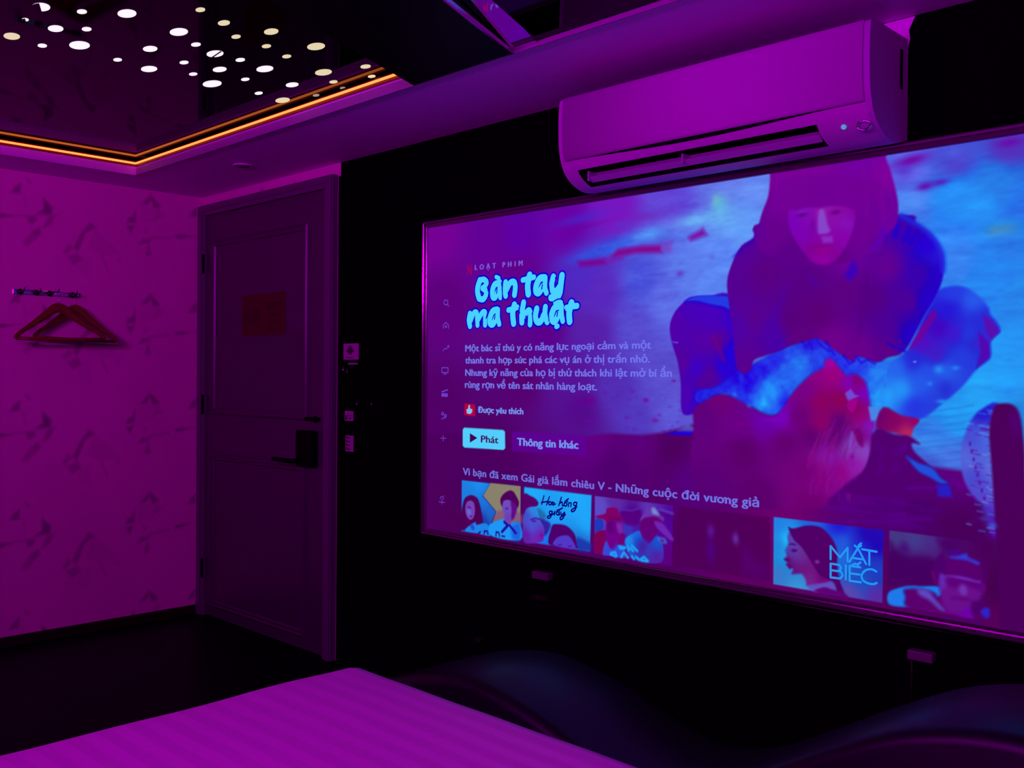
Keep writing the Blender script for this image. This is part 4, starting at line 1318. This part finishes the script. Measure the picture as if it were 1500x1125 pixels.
shape([(250, 450), (330, 440), (350, 620), (270, 600)], (92, 0, 115), k3, .012, .8)
shape([(75, 370), (220, 330), (250, 250), (390, 245), (430, 330), (510, 440), (430, 430), (300, 440), (240, 460), (200, 420), (110, 400)], (128, 0, 105), k3)
shape([(240, 380), (420, 380), (500, 440), (300, 430)], (105, 0, 100), k3, .008, .7)
shape([(185, 940), (230, 740), (290, 850), (350, 870), (430, 800), (520, 990), (300, 960)], (60, 70, 215), k3)
shape([(440, 640), (520, 650), (480, 800), (400, 780)], (115, 0, 120), k3)
shape([(640, 620), (750, 590), (780, 700), (880, 780), (990, 660), (1080, 780), (1060, 1060), (700, 1040), (560, 900), (520, 720)], lambda i: pc.idw(i, [sp(865 + a / 10.23, 720 + b / 10.23) + (c,) for a, b, c in [(700, 630, (0, 110, 230)), (590, 730, (10, 150, 240)), (720, 760, (40, 60, 200)), (780, 820, (95, 0, 130)), (980, 800, (20, 90, 215)), (960, 950, (95, 20, 150)), (1000, 1030, (90, 30, 170)), (880, 900, (50, 70, 200))]], 3), k3)
shape([(740, 560), (790, 420), (1000, 400), (1060, 520), (980, 640), (900, 740), (800, 700), (760, 640)], (98, 0, 122), k3)
shape([(960, 440), (1080, 480), (1240, 700), (1200, 730), (1050, 600), (980, 520)], (112, 40, 185), k3, .008, .9)
shape([(740, 430), (800, 320), (850, 250), (960, 240), (1010, 340), (1090, 390), (1080, 450), (950, 380), (830, 380), (760, 440)], (105, 50, 175), k3)
shape([(920, 250), (965, 250), (1030, 350), (930, 330)], (120, 145, 210), k3, .010, .9)
shape([(780, 500), (760, 430), (950, 370), (1060, 420), (1080, 470), (960, 430), (840, 430)], (105, 0, 110), k3, .008, .9)
shape([(1000, 690), (1110, 700), (1140, 780), (1040, 760)], (60, 110, 215), k3, .008, .8)
shape([(1040, 720), (1100, 730), (1070, 760)], (120, 0, 110), k3, .006, .9)
C3 = (10, 165, 250)
for P in [[(430, 820), (520, 840)], [(560, 820), (570, 880)], [(620, 810), (700, 890)], [(440, 850), (500, 860)], [(600, 850), (640, 890)], [(310, 920), (370, 910), (390, 960)], [(300, 940), (380, 975)], [(460, 980), (500, 910), (560, 990)], [(620, 970), (650, 1010)], [(680, 980), (730, 1020)], [(760, 1010), (800, 980), (860, 1040)], [(760, 1030), (840, 1045)]]:
    pc.stroke(S(P, *k3), .004, C3, .005, .95)

# fourth tile, nearly black, two pale figures
pc.poly(S([(994, 742), (1128, 758), (1127, 852), (993, 829)]), (79, 0, 88), .006, .8)
for b in [(1041, 778, 5, 9, (98, 25, 165), .8), (1041, 806, 7, 18, (82, 0, 150), .6), (1078, 789, 5, 8, (108, 50, 175), .85), (1094, 820, 10, 20, (92, 0, 125), .6), (1112, 835, 14, 14, (88, 0, 125), .5)]:
    blob(*b)
blob(1085, 785, 4, 9, (72, 0, 92), .7)

k5 = (7.761, 1120, 745)
tile([(1133.5, 757.5), (1294, 776.5), (1292.5, 883), (1133, 855.5)], [(1140, 770, (5, 125, 230)), (1140, 800, (5, 130, 220)), (1140, 840, (60, 120, 205)), (1170, 865, (60, 150, 215)), (1190, 765, (0, 95, 225)), (1230, 770, (0, 20, 215)), (1270, 785, (50, 0, 170)), (1285, 800, (35, 0, 180)), (1260, 800, (0, 35, 205)), (1235, 795, (0, 95, 222)), (1235, 820, (0, 110, 220)),
                                                                             (1285, 830, (0, 60, 195)), (1260, 850, (30, 80, 195)), (1245, 868, (95, 70, 175)), (1285, 875, (95, 40, 165)), (1200, 860, (75, 110, 205)), (1152, 788, (30, 170, 240)), (1150, 810, (20, 150, 225))])
blob(1152, 790, 5, 9, (20, 185, 250), .8)
shape([(300, 270), (260, 320), (268, 400), (240, 470), (250, 540), (222, 580), (255, 610), (248, 640), (320, 690), (310, 745), (420, 745), (470, 820), (500, 880), (760, 830), (700, 700), (520, 560), (430, 400)], lambda i: pc.idw(i, [sp(1120 + a / 7.761, 745 + b / 7.761) + (c,) for a, b, c in [(310, 350, (85, 70, 185)), (290, 500, (82, 65, 175)), (380, 520, (105, 60, 165)), (440, 560, (105, 35, 140)), (330, 700, (102, 10, 120)), (450, 680, (110, 15, 125)), (520, 800, (118, 35, 145)), (650, 780, (110, 0, 115)), (560, 650, (115, 15, 125)), (260, 600, (90, 0, 110))]], 3), k5, .008)
shape([(268, 215), (330, 225), (480, 192), (620, 205), (710, 270), (790, 380), (830, 500), (825, 620), (850, 800), (920, 1000), (840, 960), (760, 820), (640, 770), (520, 590), (420, 440), (330, 350)], (82, 0, 105), k5, .005)
shape([(270, 410), (310, 392), (360, 408), (350, 418), (300, 412)], (75, 0, 110), k5, .004, .9)
shape([(300, 470), (345, 460), (372, 480), (330, 495)], (70, 0, 115), k5, .005, .95)
shape([(222, 575), (265, 560), (295, 590), (260, 605)], (95, 0, 110), k5, .006, .8)
shape([(248, 630), (290, 640), (318, 660), (285, 690), (258, 660)], (100, 0, 105), k5, .005, .9)
shape([(230, 470), (260, 470), (250, 500)], (40, 90, 190), k5, .008, .7)
blob(1197, 823, 3, 2.5, (140, 60, 165), .9)
shape([(490, 880), (640, 850), (770, 835), (800, 920), (660, 900), (620, 930), (570, 945)], (100, 75, 190), k5, .008, .9)
shape([(640, 900), (700, 895), (760, 915), (900, 960), (930, 1005), (580, 945)], (98, 0, 120), k5, .006)

k6 = (7.5, 1290, 765)
tile([(1303, 777), (1395, 789), (1452, 798), (1440, 908), (1302, 886)], [(1310, 785, (70, 55, 135)), (1340, 790, (70, 60, 142)), (1370, 795, (75, 45, 140)), (1310, 830, (68, 0, 100)), (1350, 835, (70, 0, 100)), (1390, 800, (76, 0, 105)), (1430, 830, (78, 0, 96)), (1440, 880, (80, 0, 98)), (1400, 890, (95, 0, 115)), (1320, 880, (95, 0, 105)), (1370, 890, (105, 0, 112)), (1445, 800, (74, 0, 92))])
shape([(100, 240), (170, 300), (300, 380), (600, 420), (640, 700), (250, 690), (100, 700)], (70, 0, 98), k6, .02, .9)
shape([(200, 290), (260, 220), (310, 300), (280, 340)], (72, 0, 118), k6, .02, .7)
shape([(620, 190), (700, 180), (900, 220), (760, 300), (680, 300)], (74, 0, 100), k6, .02, .8)
shape([(90, 770), (250, 710), (350, 700), (440, 705), (640, 710), (660, 800), (450, 900), (280, 930), (95, 900)], (10, 120, 235), k6, .006)
shape([(260, 740), (420, 730), (600, 780), (700, 960), (640, 985), (290, 930), (270, 820)], (92, 0, 112), k6, .010)
shape([(410, 740), (520, 750), (600, 850), (700, 965), (640, 950), (540, 860), (430, 800)], (95, 75, 195), k6, .012, .95)
shape([(640, 580), (700, 560), (1100, 660), (1110, 800), (1000, 960), (860, 1000), (720, 960), (660, 800)], (105, 15, 140), k6, .012)
shape([(650, 570), (720, 555), (745, 590), (700, 720), (650, 720)], (100, 40, 180), k6, .012, .9)
shape([(860, 740), (890, 680), (930, 690), (950, 780), (900, 800)], (115, 50, 180), k6, .010, .9)
shape([(740, 600), (1100, 650), (1110, 760), (960, 700), (880, 680), (820, 720), (740, 690)], (92, 0, 120), k6, .012, .85)
pc.stroke(S([(745, 575), (900, 610), (1080, 650)], *k6), .004, (112, 40, 185), .006, .9)
shape([(700, 570), (690, 450), (760, 380), (950, 370), (1090, 450), (1110, 640), (900, 590)], (88, 0, 112), k6, .008)
shape([(770, 375), (860, 365), (940, 345), (970, 390), (1080, 440), (1060, 465), (950, 420), (780, 395)], (50, 60, 215), k6, .008, .95)
shape([(760, 330), (840, 310), (870, 340), (790, 370)], (75, 0, 160), k6, .012, .7)
shape([(590, 440), (690, 330), (720, 560), (650, 560), (610, 660), (570, 560)], (78, 0, 110), k6, .010)
pc.stroke(S([(575, 550), (600, 660)], *k6), .003, (125, 0, 115), .008, .7)
shape([(860, 1010), (990, 930), (1010, 1050)], (110, 0, 175), k6, .008, .95)
shape([(1000, 870), (1140, 890), (1100, 1000), (1010, 1020)], (78, 0, 105), k6, .012, .9)
shape([(1100, 980), (1150, 940), (1195, 960), (1190, 1040), (1150, 1050)], (48, 35, 210), k6, .008, .95)
pc.stroke(S([(790, 830), (960, 850)], *k6), .004, (90, 0, 115), .010, .7)
pc.stroke(S([(720, 985), (860, 1010), (1010, 1050)], *k6), .002, (120, 0, 165), .006, .8)

# buttons and badge
pc.poly(S([(678, 629), (680, 626.5), (737, 630), (739.5, 632.5), (740, 656.5), (737.5, 659), (680.5, 655.5), (678, 653)]), (85, 205, 255), .003)
pc.poly(S([(750, 632), (858, 637.5), (858.5, 667.5), (750, 661)]), (96, 0, 155), .005, .8)
pc.poly(S([(680.5, 591), (696, 592.5), (696, 610), (680, 608)]), (185, 0, 70), .004, .95)
# glow along the border of the picture
e = np.minimum.reduce([pc.A - PX0, PX1 - pc.A, pc.B - PZ0, PZ1 - pc.B])

AMB = lin((78, 0, 90)) * 0.25  # most of the room's purple light on the screen is painted into its emission
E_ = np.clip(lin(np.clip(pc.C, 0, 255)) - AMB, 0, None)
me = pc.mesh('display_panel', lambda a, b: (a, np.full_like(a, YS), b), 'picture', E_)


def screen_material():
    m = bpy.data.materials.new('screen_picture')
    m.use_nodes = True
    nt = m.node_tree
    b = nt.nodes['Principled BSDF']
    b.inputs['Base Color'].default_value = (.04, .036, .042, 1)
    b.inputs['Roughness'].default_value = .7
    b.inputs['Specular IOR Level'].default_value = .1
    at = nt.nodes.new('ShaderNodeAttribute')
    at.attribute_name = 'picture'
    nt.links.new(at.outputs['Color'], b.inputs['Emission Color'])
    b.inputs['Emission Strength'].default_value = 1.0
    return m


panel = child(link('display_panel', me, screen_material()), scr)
panel['label'] = 'lit picture of the screen'


# ---- lettering and icons, thin layers lying on the picture
def glow(name, c):
    m = bpy.data.materials.new(name)
    m.use_nodes = True
    b = m.node_tree.nodes['Principled BSDF']
    b.inputs['Base Color'].default_value = (.04, .036, .042, 1)
    b.inputs['Roughness'].default_value = .7
    b.inputs['Specular IOR Level'].default_value = .1
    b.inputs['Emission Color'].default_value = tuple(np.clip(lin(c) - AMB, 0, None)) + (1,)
    b.inputs['Emission Strength'].default_value = 1.0
    return m


class Flat:
    """collects flat faces lying on the screen"""

    def __init__(self):
        self.v, self.f, self.m, self.mats = [], [], [], []

    def slot(self, m):
        if m not in self.mats:
            self.mats.append(m)
        return self.mats.index(m)

    def face(self, P, y, s):
        n = len(self.v)
        self.v += [(x, y, z) for x, z in P]
        self.f.append(list(range(n, n + len(P))))
        self.m.append(s)

    def stroke(self, P, r, m, d=.0009):
        s = self.slot(m)
        P = [np.asarray(p, float) for p in P]
        rr = r if isinstance(r, (list, tuple)) else [r] * len(P)
        for p, q in zip(P, rr):
            self.face([(p[0] + q * math.cos(2 * math.pi * k / 16), p[1] + q * math.sin(2 * math.pi * k / 16)) for k in range(16)], YS - d, s)
        for p, q, ra, rb in zip(P, P[1:], rr, rr[1:]):
            t = q - p
            L = np.hypot(*t)
            if L < 1e-6:
                continue
            nrm = np.array([-t[1], t[0]]) / L
            self.face([p + nrm * ra, p - nrm * ra, q - nrm * rb, q + nrm * rb], YS - d, s)

    def build(self, name, parent):
        me = bpy.data.meshes.new(name)
        me.from_pydata([tuple(map(float, v)) for v in self.v], [], self.f)
        for p, s in zip(me.polygons, self.m):
            p.material_index = s
        return link(name, me, self.mats, parent)


DG = bpy.context.evaluated_depsgraph_get


def glyphs(text, bold=0.0, space=1.0):
    c = bpy.data.curves.new('text', 'FONT')
    c.body = text
    c.offset = bold
    c.space_character = space
    c.resolution_u = 3
    o = bpy.data.objects.new('text', c)
    COL.objects.link(o)
    me = o.to_mesh(depsgraph=DG())
    V = [(v.co.x, v.co.y) for v in me.vertices]
    F_ = [list(p.vertices) for p in me.polygons]
    o.to_mesh_clear()
    bpy.data.objects.remove(o)
    bpy.data.curves.remove(c)
    return np.array(V), F_


HORN = dict(zip('ơờớởỡợưừứửữự', 'oòóỏõọuùúủũụ'))
XH = float(glyphs('x')[0][:, 1].max())
CAP = float(glyphs('H')[0][:, 1].max())


def write(name, text, left, right, cap, m, heavy=0.5, space=1.0, d=.0008):
    """one line of text on a baseline between two photo points, cap height in photo pixels at its middle"""
    plain = ''.join(HORN.get(ch, ch) for ch in text)
    V, F_ = glyphs(plain, 0.0, space)
    for i, ch in enumerate(text):              # the horn of the letters o and u
        if ch in HORN:
            xr = glyphs(plain[:i + 1], 0.0, space)[0][:, 0].max()
            k = len(V)
            q = np.array([(-.045, .86), (.01, .90), (.045, .98), (.045, 1.08), (.10, 1.08), (.10, .96), (.05, .84), (-.045, .78)])
            V = np.vstack([V, q * [1, XH] + [xr, 0]])
            F_ = F_ + [list(range(k, k + len(q)))]
    a, b = np.array(sp(*left)), np.array(sp(*right))
    mx, my = (left[0] + right[0]) / 2, (left[1] + right[1]) / 2
    h = sp(mx, my - cap)[1] - sp(mx, my)[1]
    x0, x1 = V[:, 0].min(), V[:, 0].max()
    u = (V[:, 0] - x0) / (x1 - x0)
    P = a[None, :] + u[:, None] * (b - a)[None, :]
    P[:, 1] += V[:, 1] / CAP * h
    fl = Flat()
    s = fl.slot(m)
    for k, (dx, dz) in enumerate(((0, 0),) if not heavy else ((-.5, 0), (.5, 0), (0, .35))):
        n = len(fl.v)
        fl.v += [(x + dx * heavy * .0024, YS - d - k * .00005, z + dz * heavy * .0024) for x, z in P]
        fl.f += [[n + i for i in f] for f in F_]
        fl.m += [s] * len(F_)
    return fl.build(name, panel)


G1 = glow('lettering_blue', (116, 116, 238))
G1b = glow('lettering_blue_right', (148, 145, 250))
G2 = glow('title_cyan', (80, 205, 255))
G3 = glow('title_outline', (22, 0, 205))
G4 = glow('lettering_row', (112, 110, 228))
G5 = glow('button_ink', (70, 0, 85))
G6 = glow('icon_violet', (112, 58, 205))
G7 = glow('badge_red', (165, 0, 85))
G8 = glow('button_text', (118, 145, 245))
G9 = glow('poster_cyan', (45, 150, 245))
G10 = glow('poster_ink', (35, 0, 125))
G11 = glow('caption_dim', (122, 95, 220))
G12 = glow('badge_white', (130, 195, 245))

tl = Flat()
kt = (7.895, 670, 370)
TITLE = [([(262, 322), (238, 400), (236, 460), (250, 520)], 33), ([(262, 322), (305, 312), (338, 338), (330, 378), (292, 412)], 28), ([(292, 412), (328, 440), (332, 490), (300, 540), (252, 532)], 29),
         ([(478, 352), (432, 372), (408, 440), (412, 510), (440, 515), (470, 455)], 31), ([(492, 340), (490, 440), (500, 518)], 27), ([(450, 282), (482, 296)], 20),
         ([(560, 345), (553, 430), (560, 498)], 30), ([(570, 430), (612, 352), (658, 342), (672, 400), (662, 488)], 30),
         ([(838, 262), (815, 380), (822, 478)], 34), ([(758, 318), (830, 300), (888, 284)], 25),
         ([(1012, 292), (955, 302), (915, 380), (912, 450), (945, 462), (990, 395)], 33), ([(1020, 290), (1015, 400), (1032, 466)], 27),
         ([(1112, 280), (1092, 370), (1108, 450), (1150, 440), (1180, 400)], 30), ([(1212, 265), (1200, 360), (1185, 470), (1148, 520), (1085, 522)], 32),
         ([(148, 706), (135, 780), (148, 850)], 29), ([(155, 790), (192, 700), (225, 695), (230, 760), (235, 838)], 27), ([(240, 780), (290, 695), (322, 692), (322, 760), (322, 836)], 27),
         ([(462, 662), (410, 680), (378, 760), (382, 820), (415, 825), (450, 755)], 32), ([(472, 662), (470, 750), (486, 826)], 27),
         ([(662, 605), (642, 700), (652, 818)], 33), ([(592, 665), (655, 650), (695, 632)], 26),
         ([(768, 580), (748, 700), (748, 805)], 31), ([(770, 735), (818, 672), (842, 680), (845, 750), (842, 830)], 28),
         ([(920, 650), (905, 740), (925, 800), (965, 795), (1002, 720)], 31), ([(1020, 630), (1015, 720), (1040, 802)], 29),
         ([(1192, 618), (1128, 636), (1092, 720), (1100, 785), (1135, 792), (1170, 715)], 31), ([(1205, 612), (1205, 710), (1220, 790)], 27), ([(1128, 582), (1168, 562), (1205, 574)], 17), ([(1145, 856), (1162, 850)], 22),
         ([(1322, 582), (1295, 690), (1300, 795)], 33), ([(1262, 640), (1330, 622), (1385, 616)], 27)]
mpp = abs(sp(765, 430)[0] - sp(764, 430)[0])
mpz = abs(sp(765, 430)[1] - sp(765, 431)[1])
for P, r in TITLE:
    Q = smooth_line(S(P, *kt), 4)
    R = r * 1.07 / 7.895 * (mpp + mpz) / 2
    tl.stroke(Q, R + .0062, G3, .0006)
    tl.stroke(Q, R * .97, G2, .0010)
# thin gaps between touching letters
for P in [[(352, 400), (372, 360)], [(512, 350), (524, 430), (522, 540)], [(355, 430), (372, 470)], [(1050, 290), (1062, 400), (1068, 470)], [(1120, 562), (1160, 540), (1200, 534)], [(335, 760), (350, 700)], [(868, 700), (876, 780)], [(1055, 700), (1062, 790)], [(1245, 660), (1250, 780)], [(715, 640), (722, 700)],
          [(985, 372), (978, 420)], [(462, 430), (456, 470)], [(612, 420), (606, 500)], [(1138, 290), (1142, 390)], [(438, 735), (432, 770)], [(795, 735), (795, 800)], [(965, 650), (958, 740)], [(1160, 690), (1154, 735)], [(190, 780), (188, 840)], [(280, 780), (278, 840)]]:
    tl.stroke(S(P, *kt), .0028, G3, .0013)
t_ = tl.build('title_lettering', panel)
t_['label'] = 'cyan bubble lettering with blue outline'

write('text_line', 'LOẠT PHIM', (696, 395.5), (765.5, 389), 7.2, G11, 1.0, 1.9)
write('text_line', 'Một bác sĩ thú y có năng lực ngoại cảm và một', (682, 515), (953.5, 510.5), 10.2, G1, 1.0)
write('text_line', 'thanh tra hợp sức phá các vụ án ở thị trấn nhỏ.', (682, 532.5), (952, 531), 10.2, G1, 1.0)
write('text_line', 'Nhưng kỹ năng của họ bị thử thách khi lật mở bí ẩn', (682, 550.5), (984, 552), 10.4, G1, 1.0)
write('text_line', 'rùng rợn về tên sát nhân hàng loạt.', (681.5, 568), (874.5, 572), 10.4, G1, 1.0)
write('text_line', 'Được yêu thích', (700.5, 604.5), (766.5, 607), 8.6, G8, 1.1)
write('button_label', 'Phát', (705, 648), (730, 649.6), 10.0, G5, 1.3)
write('button_label', 'Thông tin khác', (758, 652.5), (847, 657.5), 11.0, G8, 1.5)
write('text_line', 'Vì bạn đã xem Gái già lắm chiêu V - Những cuộc đời vương giả', (678.5, 695.5), (1111.5, 743), 11.6, G4, 1.1, 1.04)
write('logo_letter', 'N', (685, 402), (691, 402), 14, G7, .8)
fl = Flat()
fl.face(S([(688.5, 634.5), (699.5, 641.5), (688.5, 648.5)]), YS - .0008, fl.slot(G5))
fl.build('play_triangle', panel)

px_ = abs(sp(653, 560)[0] - sp(652, 560)[0])


def icon(strokes, r=.0018, m=G6):
    ic = Flat()
    for P in strokes:
        ic.stroke(S(P), r, m, .0007)
    ic.build('menu_icon', panel)


def circ(cx, cy, rx, ry, n=14, a0=0, a1=2 * math.pi):
    return [(cx + rx * math.cos(a0 + (a1 - a0) * k / n), cy + ry * math.sin(a0 + (a1 - a0) * k / n)) for k in range(n + 1)]


icon([circ(653.3, 443, 3, 3.6), [(655.8, 446.2), (657.5, 448.5)]])
icon([[(649.5, 481), (649.5, 476), (653.4, 472.3), (657.3, 476), (657.3, 481)], circ(653.3, 478.5, 1.2, 1.4, 8)])
icon([[(649, 514), (652, 510), (654, 511.5), (658, 506.5)], [(655.5, 506.5), (658, 506.5), (657.6, 509)]], .0015)
icon([[(647.5, 538.5), (656.5, 538.8), (656.5, 546), (647.5, 545.6), (647.5, 538.5)], [(650.5, 548), (653.5, 548)]])
icon([[(647.5, 574), (656, 571)], [(647.5, 577), (655.5, 577), (655.5, 580.5), (647.5, 580), (647.5, 577)], [(647.5, 578.6), (655.5, 579)]], .0024)
icon([circ(648.5, 606, 1.6, 2, 8), circ(652.5, 609, 1.6, 2, 8), [(647, 614), (651, 611.5)], [(652, 613), (654, 608)]], .0017)
icon([[(645.5, 641.7), (653.5, 642)], [(649.5, 637.5), (649.5, 646.5)]], .0014)
icon([[(643, 735), (652, 736)], [(647.5, 731), (647.5, 739)], [(645, 731), (646, 727.5), (649, 727.5), (650, 732)]], .0014)
icon([[(649, 727), (651, 726)]], .002, G7)
ic = Flat()
ic.face(S([(683.5, 600), (686, 599), (686.8, 593.5), (688.3, 593.3), (688.6, 598.8), (692, 599.4), (691.6, 604), (689, 606.4), (684.5, 605.6)]), YS - .0008, ic.slot(G12))
ic.build('thumb_badge', panel)

pt = Flat()
for P in [[(752, 575), (752, 425), (858, 555), (945, 445), (945, 600)], [(965, 605), (1062, 450), (1155, 630)], [(1000, 560), (1120, 578)], [(1110, 462), (1275, 490)], [(1192, 478), (1192, 640)], circ(1062, 415, 36, 22, 10, .2, 2.9), [(1070, 420), (1098, 395)],
          [(752, 625), (752, 782), (860, 795), (890, 760), (870, 715), (752, 700)], [(752, 625), (850, 640), (872, 675), (850, 708)], [(925, 645), (925, 805)], [(1090, 668), (968, 650), (968, 820), (1095, 838)], [(968, 735), (1080, 750)], [(1000, 640), (1035, 625), (1065, 642)], [(1060, 632), (1092, 612)],
          [(1272, 715), (1220, 690), (1150, 700), (1105, 755), (1120, 815), (1180, 850), (1240, 858), (1275, 845)]]:
    pt.stroke(smooth_line(S(P, *k5), 3) if len(P) > 7 else S(P, *k5), .0027, G9, .0007)
pt.build('poster_title', panel)
pt = Flat()
for P in [[(378, 218), (345, 345)], [(460, 232), (418, 355)], [(340, 318), (440, 300)], circ(470, 330, 20, 24, 8), [(505, 312), (512, 350), (548, 340)], circ(518, 335, 16, 20, 8), [(640, 240), (600, 365)], [(615, 330), (650, 310), (655, 365), (680, 360)], circ(702, 345, 22, 26, 8), [(690, 310), (710, 290), (735, 308)], [(715, 285), (745, 262)],
          [(745, 378), (750, 330), (785, 325), (780, 380)], circ(845, 340, 24, 26, 8), [(872, 318), (850, 420), (805, 455), (790, 430), (870, 380)],
          circ(480, 470, 22, 24, 8), [(505, 450), (480, 535), (440, 555), (435, 525), (520, 490), (545, 450), (535, 505)], circ(585, 480, 20, 24, 8), [(606, 460), (612, 505)], [(570, 445), (595, 425), (612, 440)], [(610, 425), (655, 400)], [(632, 462), (640, 510), (690, 465), (670, 545), (630, 575), (625, 540), (700, 500)]]:
    pt.stroke(smooth_line(S(P, *k2), 3), .0029, G10, .0007)
pt.build('poster_title', panel)
